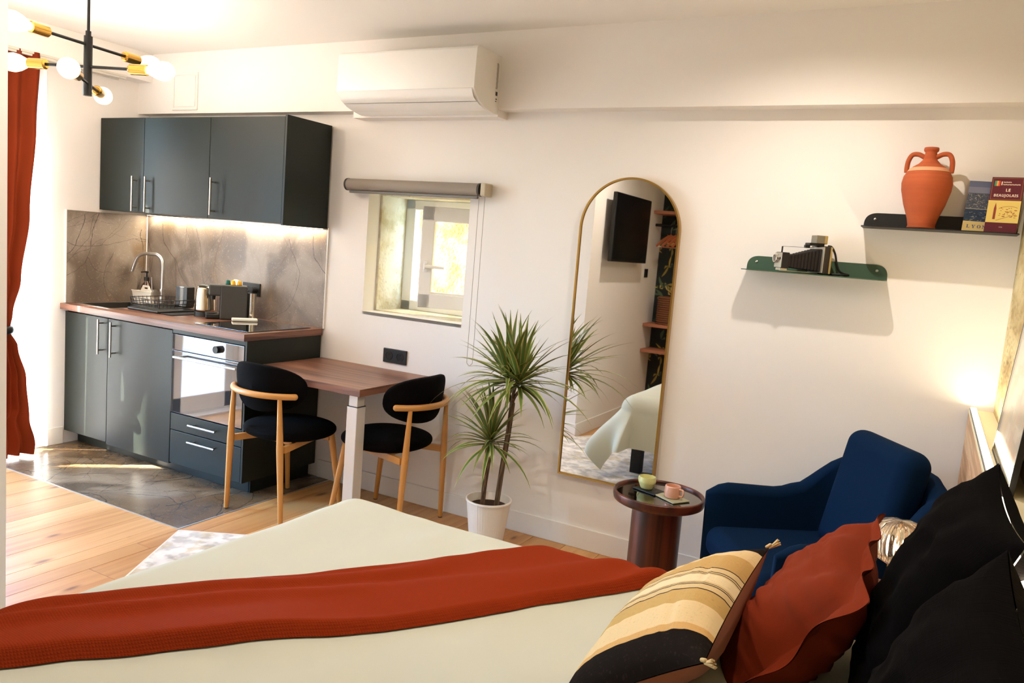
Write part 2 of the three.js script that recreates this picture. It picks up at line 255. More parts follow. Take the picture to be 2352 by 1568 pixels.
// outside, past the french door: terrace, low stone wall, hedge
struct('wall_wing', triUV(bx(-3.11, -0.3, -0.1, 5.6, 4.05, 4.35)), std({ color: '#f3eee4', roughness: 0.9 }), 'white outside wall of the house mirrored in the oven door');
struct('wall_yard', triUV(bx(-1, 5.5, -0.2, 3.0, -2.1, -1.8)), M.stone, 'limestone yard wall outside the small window');
struct('yard', triUV(bx(-1, 5.5, -0.25, -0.1, -1.8, -0.41)), M.stone, 'pale yard ground outside the small window', 'yard');
struct('roof', bx(-0.3, XR + 0.3, CEIL + 0.125, CEIL + 0.25, -1.35, 4.8), M.wall, 'flat roof with eaves over the yard', 'roof');
struct('terrace', triUV(bx(-9, -0.3, -0.2, -0.03, -3, 9)), std({ color: '#c9c2b4', roughness: 0.9 }), 'pale paved terrace outside the french door', 'terrace');
{
  const gw = thing('garden_wall', 'low limestone garden wall mirrored in the oven door', 'garden wall', [-3.62, -0.03, 4.3]);
  for (let r = 0; r < 4; r++) for (let c = 0; c < 3; c++) put('stone', triUV(rbox(0.275, 0.155, 0.22, 0.02, -0.28 + c * 0.28 + (r % 2) * 0.02, 0.085 + r * 0.16, rr(-0.008, 0.008), 1), r * 0.3, c * 0.4), M.stone, gw);
  put('mortar_core', bx(-0.41, 0.41, 0, 0.66, -0.09, 0.09), M.stone, gw);
  const hd = thing('hedge', 'clipped green hedge mirrored in the oven door', 'hedge', [-3.62, 0.66, 4.3]);
  put('core', bx(-0.4, 0.4, 0, 1.2, -0.1, 0.1), std({ color: '#3f6a24', roughness: 1 }), hd);
  const lg = new THREE.BufferGeometry(); lg.setAttribute('position', new THREE.BufferAttribute(new Float32Array([0, 0, 0, 0.02, 0.03, 0.006, 0, 0.075, 0, -0.02, 0.03, 0.006]), 3)); lg.setIndex([0, 1, 2, 0, 2, 3]); lg.computeVertexNormals();
  const im = new THREE.InstancedMesh(lg, std({ color: '#3f6a24', roughness: 0.6, side: THREE.DoubleSide }), 2600); im.name = 'leaves'; im.userData.kind = 'stuff'; im.castShadow = im.receiveShadow = true;
  const q = new THREE.Quaternion(), e = new THREE.Euler(), m4 = new THREE.Matrix4(), col = new THREE.Color();
  for (let k = 0; k < 2600; k++) { e.set(rr(-1.5, 1.5), rr(0, 6.28), rr(-1.2, 1.2)); const f = k % 3; const p = f ? V(rr(-0.42, 0.42), rr(0, 1.22), (f === 1 ? -1 : 1) * rr(0.09, 0.13)) : V(rr(-0.4, 0.4), rr(1.18, 1.24), rr(-0.12, 0.12)); m4.compose(p, q.setFromEuler(e), V(1, 1, 1)); im.setMatrixAt(k, m4); im.setColorAt(k, col.setHSL(0.26, 0.5, rr(0.3, 0.7))); }
  hd.add(im);
}

// ------------------------------------------------------------------ curtains
{
  const red = std({ color: '#742a11', roughness: 0.85, side: THREE.DoubleSide });
  const redTrans = phy({ specularIntensity: 0.2, color: '#742a11', roughness: 0.9, transmission: 0.08, thickness: 0, side: THREE.DoubleSide });
  const c = thing('curtain', 'rust red curtain tied back at the french door', 'curtain');
  const zr = [[0, 0.885], [0.08, 0.875], [0.25, 0.915], [0.5, 0.935], [0.7, 0.985], [0.8, 1.03], [0.9, 1.015], [1.1, 0.97], [1.5, 0.915], [2.0, 0.87], [2.45, 0.848]];
  const zl = [[0, 1.22], [0.25, 1.2], [0.3, 1.12], [0.8, 1.10], [0.95, 1.16], [1.3, 1.26], [2.45, 1.32]];
  put('panel', grid(150, 90, (u, v) => { const y = 0.02 + v * 2.41, a = pl(zr, y), b = pl(zl, y), w = b - a, amp = lerp(0.035, 0.02, sstep(1, 2.4, y)) * (0.5 + 0.5 * clamp(w / 0.3, 0, 1)); const ph = u * Math.PI * 9 + Math.sin(v * 5) * 0.4; return [0.145 + Math.sin(ph) * amp + Math.sin(ph * 0.37 + 1) * amp * 0.5 + (y < 0.3 ? (0.3 - y) * 0.06 * u : 0), y, a + w * u]; }), redTrans, c);
  put('tie_band', [new THREE.TorusGeometry(0.062, 0.014, 10, 32).rotateX(Math.PI / 2).scale(0.8, 1.8, 1).translate(0.145, 0.80, 1.075)], M.black, c);
  put('header_tape', grid(60, 2, (u, v) => [0.145 + Math.sin(u * Math.PI * 9) * 0.021, 2.36 + v * 0.07, 0.848 + u * 0.47]), red, c);
  const s = thing('sheer_curtain', 'white sheer curtain hanging behind the rust curtain', 'curtain');
  put('panel', grid(80, 20, (u, v) => [0.075 + Math.sin(u * Math.PI * 8) * 0.014, 0.025 + v * 2.4, 0.77 + (1 - v) * -0.03 + u * 0.3]), phy({ color: '#f4f3ef', roughness: 1, transmission: 0.5, thickness: 0, side: THREE.DoubleSide }), s);
  const r = thing('curtain_rail', 'white curtain rail under the beam by the french door', 'curtain rail');
  put('track', [rbx(0.06, 0.165, 2.418, 2.43, 0.30, ZP, 0.002), rbx(0.065, 0.085, 2.405, 2.42, 0.30, ZP, 0.003), rbx(0.138, 0.158, 2.405, 2.42, 0.30, ZP, 0.003)], std({ color: '#cfc8bb', roughness: 0.4 }), r);
}

// ------------------------------------------------------------------ kitchen
const HC = 0.936, HT = 0.896, ZD = 0.597;
const handle = (l, vertical) => { const p = vertical ? (a, y, z) => V(0, y, z) : (a, y, z) => V(y, 0, z); return [rod(p(0, -l / 2, 0.034), p(0, l / 2, 0.034), 0.0062), rod(p(0, -l / 2 + 0.025, 0), p(0, -l / 2 + 0.025, 0.034), 0.005), rod(p(0, l / 2 - 0.025, 0), p(0, l / 2 - 0.025, 0.034), 0.005)]; };
function door(parent, name, x0, x1, y0, y1, zf, hx, hy, l, vertical = true) {
  const d = new THREE.Group(); d.name = name; d.position.set((x0 + x1) / 2, (y0 + y1) / 2, zf); parent.add(d);
  put('panel', rbox(x1 - x0 - 0.003, y1 - y0 - 0.003, 0.018, 0.0018, 0, 0, -0.009, 2), M.cabinet, d);
  if (l) { const h = put('handle', handle(l, vertical), M.steel, d); h.position.set(hx - (x0 + x1) / 2, hy - (y0 + y1) / 2, 0); }
  return d;
}
const carcass = (x0, x1, y0, y1, z1) => [rbx(x0, x0 + 0.016, y0, y1, 0.012, z1, 0.001, 1), rbx(x1 - 0.016, x1, y0, y1, 0.012, z1, 0.001, 1), bx(x0, x1, y0, y0 + 0.016, 0.012, z1), bx(x0, x1, y1 - 0.016, y1, 0.012, z1), bx(x0, x1, y0, y1, 0.012, 0.02)];
{
  let c = thing('base_cabinet', 'narrow dark green base cabinet under the sink by the left wall', 'cabinet');
  put('body', carcass(0.014, 0.454, 0.09, HT, ZD - 0.019), M.cabinetDark, c); door(c, 'door', 0.012, 0.454, 0.09, HT - 0.012, ZD, 0.405, 0.764, 0.22);
  c = thing('base_cabinet', 'wide dark green base cabinet between the sink unit and the oven', 'cabinet');
  put('body', carcass(0.455, 1.054, 0.09, HT, ZD - 0.019), M.cabinetDark, c); door(c, 'door', 0.454, 1.054, 0.075, HT - 0.012, ZD, 0.528, 0.760, 0.22);
  c = thing('oven_cabinet', 'dark green oven housing with two drawers beneath the oven', 'cabinet');
  put('body', [rbx(1.055, 1.071, 0.09, HT, 0.012, ZD - 0.019, 0.001, 1), rbx(1.638, 1.654, 0.09, HT, 0.012, ZD - 0.019, 0.001, 1), bx(1.055, 1.654, 0.09, 0.106, 0.012, ZD - 0.019), bx(1.07, 1.64, 0.375, 0.391, 0.012, ZD - 0.019), bx(1.055, 1.654, 0.09, HT, 0.012, 0.02)], M.cabinetDark, c);
  door(c, 'drawer', 1.056, 1.652, 0.290, 0.392, ZD, 1.362, 0.349, 0.225, false); door(c, 'drawer', 1.056, 1.652, 0.085, 0.288, ZD, 1.36, 0.248, 0.225, false);
  put('filler_strip', rbx(1.056, 1.652, 0.868, HT, ZD - 0.018, ZD, 0.001, 1), M.cabinet, c);
  put('end_panel', rbx(1.655, 1.67, 0.085, HT, 0.012, ZD + 0.003, 0.0015, 1), M.cabinet, c);
  c = thing('wall_cabinet', 'narrow dark green wall cabinet nearest the curtain', 'cabinet');
  put('body', carcass(0.014, 0.454, 1.553, 2.15, 0.356), M.cabinetDark, c); door(c, 'door', 0.012, 0.454, 1.553, 2.15, 0.375, 0.389, 1.67, 0.22);
  c = thing('wall_cabinet', 'middle dark green wall cabinet above the kettle', 'cabinet');
  put('body', carcass(0.455, 1.054, 1.553, 2.15, 0.356), M.cabinetDark, c); door(c, 'door', 0.454, 1.054, 1.553, 2.15, 0.375, 0.514, 1.67, 0.22);
  c = thing('wall_cabinet', 'dark green wall cabinet with the plain end panel, above the hob', 'cabinet');
  put('body', carcass(1.055, 1.654, 1.553, 2.15, 0.356), M.cabinetDark, c); door(c, 'door', 1.054, 1.654, 1.553, 2.15, 0.375, 1.108, 1.681, 0.22);
  put('end_panel', rbx(1.655, 1.672, 1.545, 2.157, 0.012, 0.377, 0.0015, 1), M.cabinet, c);
}
tag(put('plinth', [rbx(0.02, 1.63, 0.0, 0.088, 0.488, 0.504, 0.001, 1), rbx(1.62, 1.636, 0, 0.088, 0.03, 0.504, 0.001, 1)], M.cabinet), 'dark recessed plinth running under the base cabinets', 'plinth');
{
  const w = thing('worktop', 'walnut kitchen worktop over the base cabinets', 'worktop');
  const s = new THREE.Shape(); s.moveTo(0.011, -0.012); s.lineTo(1.674, -0.012); s.lineTo(1.674, -0.628); s.lineTo(0.011, -0.628); s.closePath(); s.holes.push(rect(0.06, -0.545, 0.40, -0.165, 0.02));
  const g = ext(s, 0.036, { bevelEnabled: true, bevelSize: 0.002, bevelThickness: 0.002, bevelSegments: 2 }); g.rotateX(-Math.PI / 2); g.translate(0, HT + 0.002, 0);
  put('slab', triUV(g), M.walnut, w);
}
{ // sink and tap
  const k = thing('sink', 'dark inset kitchen sink with a thin steel rim', 'sink', [0.23, HC, 0.355]);
  const s = rect(-0.182, -0.202, 0.182, 0.202, 0.02); s.holes.push(rect(-0.16, -0.18, 0.16, 0.18, 0.02)); const rim = ext(s, 0.003); rim.rotateX(-Math.PI / 2);
  put('rim', rim, M.steel, k);
  put('bowl', [bx(-0.168, -0.16, -0.16, 0, -0.188, 0.188), bx(0.16, 0.168, -0.16, 0, -0.188, 0.188), bx(-0.168, 0.168, -0.16, 0, -0.188, -0.18), bx(-0.168, 0.168, -0.16, 0, 0.18, 0.188), bx(-0.168, 0.168, -0.168, -0.16, -0.188, 0.188)], std({ color: '#3a3530', metalness: 0.4, roughness: 0.45 }), k);
  put('drain', cyl(0.03, 0.03, 0.006, 0, -0.157, 0), M.steel, k);
  const t = thing('kitchen_tap', 'brushed steel arched kitchen tap behind the sink', 'tap', [0.298, HC, 0.095]);
  put('base', [cyl(0.024, 0.022, 0.006, 0, 0.003, 0), cyl(0.019, 0.019, 0.11, 0, 0.058, 0)], M.steel, t);
  put('spout', tube([[0, 0.1, 0], [0, 0.2, 0], [0, 0.27, 0], [-0.01, 0.315, 0.003], [-0.045, 0.342, 0.01], [-0.1, 0.345, 0.02], [-0.155, 0.342, 0.03], [-0.205, 0.32, 0.04], [-0.235, 0.27, 0.045], [-0.255, 0.215, 0.05]], 0.0115, 64, 14), M.steel, t);
  const lv = put('mixer', at(new THREE.CylinderGeometry(0.021, 0.021, 0.075, 24).rotateZ(Math.PI / 2).rotateY(-0.5), -0.03, 0.085, 0.03), M.steel, t);
  put('lever', rod(V(-0.052, 0.09, 0.04), V(-0.05, 0.19, 0.048), 0.0045, 0.003), M.steel, lv);
}
{ // backsplash
  const b = thing('backsplash_panel', 'brown-grey marbled backsplash behind the hob and kettle', 'backsplash');
  put('slab', triUV(bx(0.012, 1.678, HC, 1.553, 0.0, 0.011), 0.1, 0.2), M.marble, b); put('edge_trim', rbx(1.678, 1.684, HC, 1.553, 0, 0.013, 0.001, 1), M.trim, b);
  const l = thing('backsplash_panel', 'brown marbled side splashback on the wall beside the tap', 'backsplash');
  put('slab', triUV(bx(0.0, 0.011, HC, 1.535, 0.0, 0.592), 0.55, 0.63), M.marble, l); put('edge_trim', rbx(0, 0.012, HC, 1.537, 0.592, 0.598, 0.001, 1), M.trim, l); put('corner_trim', rbx(0.011, 0.016, HC, 1.553, 0.011, 0.016, 0.001, 1), M.trim, l);
}
{ // strip light under the wall cabinets
  const s = thing('under_cabinet_light', 'glowing strip light under the wall cabinets', 'light', [0.85, 1.548, 0.034]);
  put('profile', rbox(1.62, 0.009, 0.018, 0.002, 0, 0.001, 0), M.steel, s);
  put('diffuser', box(1.61, 0.003, 0.012, 0, -0.0045, 0), std({ color: '#ffffff', emissive: '#fff0d2', emissiveIntensity: 6 }), s);
  const l = new THREE.RectAreaLight('#fff0d6', 170, 1.61, 0.012); l.position.set(0, -0.008, 0); l.rotation.x = -Math.PI / 2; s.add(l);
}
{ // oven
  const o = thing('oven', 'black glass built-in oven with a steel bar handle', 'oven', [1.354, 0, 0]);
  put('housing', bx(-0.278, 0.278, 0.4, 0.862, 0.05, ZD - 0.02), M.black, o);
  const og = std({ color: '#8d8f93', metalness: 0.9, roughness: 0.03 });
  const cp = put('control_panel', rbx(-0.296, 0.296, 0.772, 0.864, ZD - 0.02, ZD + 0.004, 0.002, 2), og, o);
  put('knob', [at(new THREE.CylinderGeometry(0.02, 0.021, 0.024, 32).rotateX(Math.PI / 2), 0.094, 0.82, ZD + 0.016), at(new THREE.CylinderGeometry(0.0205, 0.0205, 0.003, 32).rotateX(Math.PI / 2), 0.094, 0.82, ZD + 0.0275)], M.blackMetal, cp);
  const dr = put('door', rbx(-0.296, 0.296, 0.398, 0.768, ZD - 0.02, ZD + 0.004, 0.002, 2), og, o);
  put('handle', [rbox(0.515, 0.012, 0.02, 0.004, 0.028, 0.738, ZD + 0.045), rbox(0.012, 0.012, 0.045, 0.003, -0.205, 0.738, ZD + 0.022), rbox(0.012, 0.012, 0.045, 0.003, 0.255, 0.738, ZD + 0.022)], M.steel, dr);
}
tag(put('hob', [rbx(1.2, 1.635, HC + 0.0005, HC + 0.006, 0.07, 0.57, 0.002, 2)], M.blackGloss), 'black glass induction hob on the worktop', 'hob');
{ // things on the worktop
  const cd = thing('utensil_caddy', 'cream plastic caddy with a cut handle beside the tap', 'caddy', [0.16, HC, 0.118]);
  put('tub', (() => { const g = []; const w0 = 0.085, w1 = 0.10, d0 = 0.03, d1 = 0.038, h = 0.085; for (const s of [-1, 1]) { g.push(grid(1, 1, (u, v) => [lerp(-lerp(w0, w1, v), lerp(w0, w1, v), u), v * h, s * lerp(d0, d1, v)])); g.push(grid(1, 1, (u, v) => [s * lerp(w0, w1, v), v * h, lerp(-1, 1, u) * lerp(d0, d1, v)])); } g.push(bx(-w0, w0, 0, 0.004, -d0, d0)); return g; })(), (() => { const m = M.whitePlastic.clone(); m.side = THREE.DoubleSide; return m; })(), cd);
  const hs = new THREE.Shape(); hs.moveTo(-0.072, 0.06); hs.lineTo(0.072, 0.06); hs.lineTo(0.03, 0.125); hs.lineTo(-0.03, 0.125); hs.closePath(); hs.holes.push(rect(-0.02, 0.1, 0.02, 0.112, 0.004));
  put('handle_plate', at(ext(hs, 0.005), 0, 0, -0.002), M.whitePlastic, cd); put('rim', [rbox(0.206, 0.006, 0.006, 0.002, 0, 0.085, 0.038), rbox(0.206, 0.006, 0.006, 0.002, 0, 0.085, -0.038)], M.whitePlastic, cd);
  const sb = thing('soap_dispenser', 'amber glass soap bottle with a black pump', 'bottle', [0.085, HC, 0.06]);
  put('bottle', lathe([[0, 0], [0.032, 0], [0.035, 0.006], [0.035, 0.105], [0.03, 0.125], [0.016, 0.142], [0.014, 0.155]], 32), phy({ color: '#3a1c0c', roughness: 0.12, clearcoat: 0.8 }), sb);
  put('pump', [cyl(0.017, 0.017, 0.024, 0, 0.163, 0), cyl(0.006, 0.006, 0.04, 0, 0.19, 0), rbox(0.018, 0.014, 0.018, 0.004, 0, 0.212, 0), rod(V(0, 0.214, 0), V(-0.045, 0.208, 0.012), 0.0055, 0.004)], M.black, sb);
  const dr = thing('dish_rack', 'black wire dish rack standing on its drip tray', 'dish rack', [0.575, HC, 0.30]);
  put('tray', rbox(0.30, 0.018, 0.30, 0.008, 0, 0.0095, 0), M.black, dr);
  const wr = []; const ring = (y, sx, sz) => tube([[-sx, y, -sz], [sx, y, -sz], [sx, y, sz], [-sx, y, sz]].flatMap(([a, b, c], i, L) => { const n = L[(i + 1) % 4]; return [0.06, 0.5, 0.94].map((t) => V(lerp(a, n[0], t), b, lerp(c, n[2], t))); }), 0.0026, 80, 6, true);
  wr.push(ring(0.03, 0.13, 0.13), ring(0.055, 0.137, 0.137), ring(0.08, 0.143, 0.143)); for (let k = 0; k <= 9; k++) { const t = -0.125 + k * 0.0278; for (const s of [-1, 1]) { wr.push(rod(V(t, 0.03, s * 0.13), V(t * 1.05, 0.084, s * 0.143), 0.002, 0.002, 6), rod(V(s * 0.13, 0.03, t), V(s * 0.143, 0.084, t * 1.05), 0.002, 0.002, 6)); } wr.push(rod(V(t, 0.03, -0.13), V(t, 0.03, 0.13), 0.002, 0.002, 6)); }
  put('wire_basket', wr, M.black, dr);
  put('cutlery_holder', rbox(0.11, 0.13, 0.06, 0.005, 0.085, 0.1, -0.10), M.black, dr);
  tag(put('drying_mat', rbx(0.735, 0.842, HC + 0.0005, HC + 0.006, 0.17, 0.44, 0.0025, 1), std({ color: '#1d1d22', roughness: 0.9 })), 'thin black drying mat in front of the kettle', 'mat');
  const kt = thing('kettle', 'polished steel kettle with a black base', 'kettle', [0.908, HC, 0.25]);
  put('base', cyl(0.063, 0.061, 0.03, 0, 0.0155, 0, 40), M.black, kt);
  put('body', lathe([[0, 0.031], [0.06, 0.031], [0.0605, 0.045], [0.058, 0.12], [0.053, 0.175], [0.046, 0.19], [0, 0.194]], 48), std({ color: '#dccdb4', metalness: 1, roughness: 0.16 }), kt);
  put('lid', [lathe([[0, 0.204], [0.028, 0.202], [0.043, 0.194], [0.046, 0.188]], 32)], M.black, kt);
  put('handle', tube([[-0.048, 0.18, -0.012], [-0.075, 0.186, -0.02], [-0.088, 0.15, -0.024], [-0.084, 0.08, -0.022], [-0.056, 0.06, -0.012]], 0.008, 30, 8), M.black, kt);
  const cm = thing('coffee_machine', 'dark grey capsule coffee machine next to the kettle', 'coffee machine', [1.085, HC, 0.22], -0.7);
  const cmat = std({ color: '#3b3a36', roughness: 0.55 });
  put('body', [rbox(0.092, 0.215, 0.16, 0.01, 0, 0.1085, -0.03), rbox(0.092, 0.07, 0.075, 0.012, 0, 0.18, 0.08)], cmat, cm);
  put('front_plate', rbox(0.08, 0.13, 0.006, 0.002, 0, 0.085, 0.052), M.blackGloss, cm);
  put('spout', cyl(0.012, 0.016, 0.03, 0, 0.135, 0.09), M.black, cm);
  put('drip_tray', [rbox(0.075, 0.035, 0.085, 0.01, 0, 0.018, 0.09), at(new THREE.CylinderGeometry(0.036, 0.036, 0.012, 32), 0, 0.034, 0.1)], M.black, cm);
  put('water_tank', [cyl(0.028, 0.028, 0.16, 0, 0.09, -0.138, 24)], M.chrome, cm);
  const cap = lathe([[0, 0], [0.0155, 0], [0.015, 0.003], [0.0115, 0.024], [0.008, 0.028], [0, 0.029]], 20);
  [['#14584c', 'dark green coffee capsule on the coffee machine', 1.072, 0.222], ['#e0a526', 'left golden coffee capsule on the coffee machine', 1.105, 0.21], ['#d99a1c', 'right golden coffee capsule on the coffee machine', 1.134, 0.188]].forEach(([c, l, x, z]) => { const m = put('coffee_capsule', cap, std({ color: c, metalness: 0.5, roughness: 0.35 })); m.position.set(x, HC + 0.2165, z - 0.005); tag(m, l, 'capsule', 'coffee capsules'); });
  const wb = put('remote_control', rbox(0.055, 0.018, 0.15, 0.006, 0, 0, 0, 3), M.whitePlastic); wb.rotation.y = 2.5; wb.position.set(1.248, HC + 0.0155, 0.235); tag(wb, 'flat white box lying on the hob beside the coffee machine', 'box');
  const so = thing('kitchen_socket', 'black double power socket on the backsplash', 'socket', [1.065, 1.12, 0.011]);
  put('plate', rbox(0.155, 0.085, 0.012, 0.004, 0, 0, 0.006), M.black, so); for (const s of [-1, 1]) put('outlet', [at(new THREE.TorusGeometry(0.021, 0.003, 8, 28), s * 0.037, 0, 0.012), at(new THREE.CylinderGeometry(0.003, 0.003, 0.006, 8).rotateX(Math.PI / 2), s * 0.037, 0.008, 0.013)], M.blackMetal, so);
  put('plug', at(new THREE.CylinderGeometry(0.018, 0.02, 0.035, 20).rotateX(Math.PI / 2), 0.037, 0, 0.03), M.black, so);
}
{
  const so = thing('wall_socket', 'black double power socket above the table', 'socket', [2.235, 0.84, 0.0]);
  put('plate', rbox(0.168, 0.084, 0.011, 0.004, 0, 0, 0.0055), M.black, so);
  for (const s of [-1, 1]) put('outlet', [at(new THREE.TorusGeometry(0.024, 0.003, 8, 32), s * 0.04, 0, 0.011), at(new THREE.CylinderGeometry(0.0236, 0.0236, 0.002, 28).rotateX(Math.PI / 2), s * 0.04, 0, 0.0105), at(new THREE.SphereGeometry(0.0035, 8, 6), s * 0.04, 0.01, 0.012)], M.blackMetal, so);
}

// ------------------------------------------------------------------ air conditioner
{
  const a = thing('air_conditioner', 'white wall-mounted air conditioner above the small window', 'air conditioner', [1.985, 2.2, 0.096]);
  const s = new THREE.Shape(); s.moveTo(0, 0.0); s.lineTo(0, 0.285); s.lineTo(0.215, 0.285); s.quadraticCurveTo(0.238, 0.285, 0.238, 0.262); s.lineTo(0.242, 0.085); s.quadraticCurveTo(0.22, 0.045, 0.15, 0.018); s.quadraticCurveTo(0.08, 0.0, 0.03, -0.004); s.closePath();
  const white = std({ color: '#f1ede6', roughness: 0.4 });
  const g = ext(s, 0.868, { bevelEnabled: true, bevelSize: 0.003, bevelThickness: 0.003, bevelSegments: 2, curveSegments: 12 }); g.rotateY(-Math.PI / 2); g.scale(-1, 1, 1); // shape x -> room z
  const p = g.attributes.position; for (let i = 0; i < p.count; i += 3) { const t = [p.getX(i), p.getY(i), p.getZ(i)]; p.setXYZ(i, p.getX(i + 1), p.getY(i + 1), p.getZ(i + 1)); p.setXYZ(i + 1, ...t); } g.computeVertexNormals();
  put('body', toCreasedNormals(g, 0.6), white, a);
  const fl = [[0.243, 0.082], [0.222, 0.047], [0.19, 0.031]], fl2 = [[0.185, 0.029], [0.15, 0.0165], [0.1, 0.006], [0.06, 0.0005]];
  const strip = (pts) => grid(1, 14, (u, v) => { const c = new THREE.SplineCurve(pts.map((q) => new THREE.Vector2(...q))).getPoint(v), n = new THREE.SplineCurve(pts.map((q) => new THREE.Vector2(...q))).getTangent(v); return [0.012 + u * 0.845, c.y + n.x * 0.003, c.x - n.y * 0.003 * 1]; });
  const dm = white.clone(); dm.side = THREE.DoubleSide;
  put('front_flap', strip(fl), dm, a); put('air_flap', strip(fl2), dm, a);
  put('seam', [rbox(0.85, 0.0016, 0.0016, 0.0005, 0.434, 0.0285, 0.1905, 1)], M.grey, a);
  const txt = (w, h, draw, W, H) => { const t = canvasTex(w, h, (g2) => { g2.clearRect(0, 0, w, h); draw(g2, w, h); }); return [new THREE.PlaneGeometry(W, H), std({ map: t, transparent: true, alphaTest: 0.3, roughness: 0.5 })]; };
  let [pg, pm] = txt(256, 64, (g2, w, h) => { g2.fillStyle = '#55504a'; g2.font = 'bold 46px sans-serif'; g2.textAlign = 'center'; g2.textBaseline = 'middle'; g2.fillText('Panasonic', w / 2, h / 2); }, 0.062, 0.0155);
  const lg = put('logo', pg, pm, a); lg.position.set(0.05, 0.102, 0.2432); lg.rotation.x = 0.0;
  [pg, pm] = txt(64, 512, (g2, w, h) => { g2.strokeStyle = '#57524a'; g2.lineWidth = 3; for (let k = 0; k < 16; k++) { const y = 20 + k * 19; g2.strokeRect(10 + (k % 3) * 5, y, 30, 9); } g2.fillStyle = '#1b1917'; g2.fillRect(14, 350, 40, 46); g2.fillRect(22, 430, 26, 14); g2.fillRect(14, 460, 30, 8); }, 0.03, 0.215);
  const lb = put('rating_label', pg, pm, a); lb.rotation.y = Math.PI / 2; lb.position.set(0.8722, 0.145, 0.03);
}

// ------------------------------------------------------------------ table and dining chairs
{
  const t = thing('dining_table', 'walnut table on a square telescopic leg beside the kitchen', 'table', [1.675, 0, 0]);
  put('tabletop', triUV(rbox(0.822, 0.038, 0.628, 0.002, 0.411, 0.739, 0.316, 1)), M.walnut, t);
  const lm = std({ color: '#d6cec6', metalness: 0.35, roughness: 0.4 });
  const l = put('leg', [rbox(0.068, 0.66, 0.068, 0.004, 0.765, 0.33, 0.58)], lm, t); put('inner_tube', rbox(0.056, 0.075, 0.056, 0.003, 0.765, 0.683, 0.58), lm, l); put('collar', rbox(0.0685, 0.004, 0.0685, 0.001, 0.765, 0.66, 0.58), M.black, l);
}
{
  const weave = dataTex(128, 128, (u, v, i, j) => { const n = 110 + 60 * ((i >> 1) + (j >> 1) & 1) + vn(u * 40, v * 40, 40, 40, 171) * 90; return [n, n, n]; }, false, 10, 10);
  const wool = phy({ specularIntensity: 0.15, color: '#070505', roughness: 0.95, bumpMap: weave, bumpScale: 0.0012 });
  const beech = std({ color: '#c68a45', roughness: 0.42 });
  function chair(label, pos, turn) {
    const c = thing('dining_chair', label, 'chair', pos, turn, 'dining chairs');
    // seat: fat oval cushion
    put('seat', grid(56, 24, (u, v) => { const th = u * Math.PI * 2, ph = (v - 0.5) * Math.PI, ce = Math.pow(Math.abs(Math.cos(ph)), 0.55), e = (x) => Math.sign(x) * Math.pow(Math.abs(x), 0.9); return [0.245 * ce * e(Math.cos(th)), 0.445 + 0.042 * Math.sign(ph) * Math.pow(Math.abs(Math.sin(ph)), 0.8), 0.02 + 0.235 * ce * -e(Math.sin(th))]; }, (u, v) => [u * 1.4, v * 0.4]), wool, c);
    // backrest: curved oval pad; local -z is the rear
    put('backrest', grid(56, 24, (u, v) => { const th = u * Math.PI * 2, ph = (v - 0.5) * Math.PI, ce = Math.pow(Math.abs(Math.cos(ph)), 0.45), e = (x, k) => Math.sign(x) * Math.pow(Math.abs(x), k), x = 0.242 * ce * e(Math.cos(th), 0.85), y = 0.127 * ce * e(Math.sin(th), 0.8); const z = -0.222 + 1.9 * x * x - (y + 0.1) * 0.14 + 0.034 * Math.sign(ph) * Math.pow(Math.abs(Math.sin(ph)), 0.7); return [x, 0.70 + y + 0.18 * x * x, z]; }, (u, v) => [u * 1.2, v * 0.4]), wool, c);
    const rail = []; for (let k = 0; k <= 16; k++) { const a = (k / 16 - 0.5) * 2.05; rail.push(V(Math.sin(a) * 0.255, 0.675, -0.075 - Math.cos(a) * 0.215)); }
    put('back_rail', [new THREE.TubeGeometry(new THREE.CatmullRomCurve3(rail), 48, 0.0165, 14), at(new THREE.SphereGeometry(0.0165, 14, 10), rail[0].x, rail[0].y, rail[0].z), at(new THREE.SphereGeometry(0.0165, 14, 10), rail[16].x, rail[16].y, rail[16].z)], beech, c);
    const legs = [[-1, -1], [1, -1], [-1, 1], [1, 1]];
    for (const [sx, sz] of legs) {
      const foot = V(sx * 0.2, 0, sz * 0.228), top = sz < 0 ? V(sx * 0.165, 0.668, -0.238) : V(sx * 0.165, 0.425, 0.165), mid = foot.clone().lerp(top, sz < 0 ? 0.6 : 0.9);
      const l = put('leg', sz < 0 ? [rod(V(foot.x, 0.006, foot.z), mid, 0.0125, 0.0185, 16), rod(mid, top, 0.0185, 0.011, 16)] : [rod(V(foot.x, 0.006, foot.z), mid, 0.0125, 0.0185, 16), rod(mid, top, 0.0185, 0.017, 16)], beech, c);
      put('glide', cyl(0.012, 0.012, 0.008, foot.x, 0.004, foot.z, 12), M.black, l);
    }
    const bar = (a, b, h) => { const d = b.clone().sub(a), g = new THREE.BoxGeometry(d.length(), h, 0.02); g.rotateY(-Math.atan2(d.z, d.x)); return g.translate((a.x + b.x) / 2, (a.y + b.y) / 2, (a.z + b.z) / 2); };
    put('seat_frame', [bar(V(-0.185, 0.395, -0.215), V(-0.1, 0.395, 0.1), 0.034), bar(V(0.185, 0.395, -0.215), V(0.1, 0.395, 0.1), 0.034), bar(V(-0.17, 0.395, 0.15), V(0.17, 0.395, 0.15), 0.03), bar(V(-0.15, 0.395, -0.07), V(0.15, 0.395, -0.07), 0.03)], beech, c);
    return c;
  }
  chair('black upholstered wooden chair standing by the oven, back to the bed', [1.93, 0, 0.53], Math.PI);
  chair('black upholstered wooden chair at the table end near the plant', [2.457, 0, 0.30], -Math.PI / 2);
}

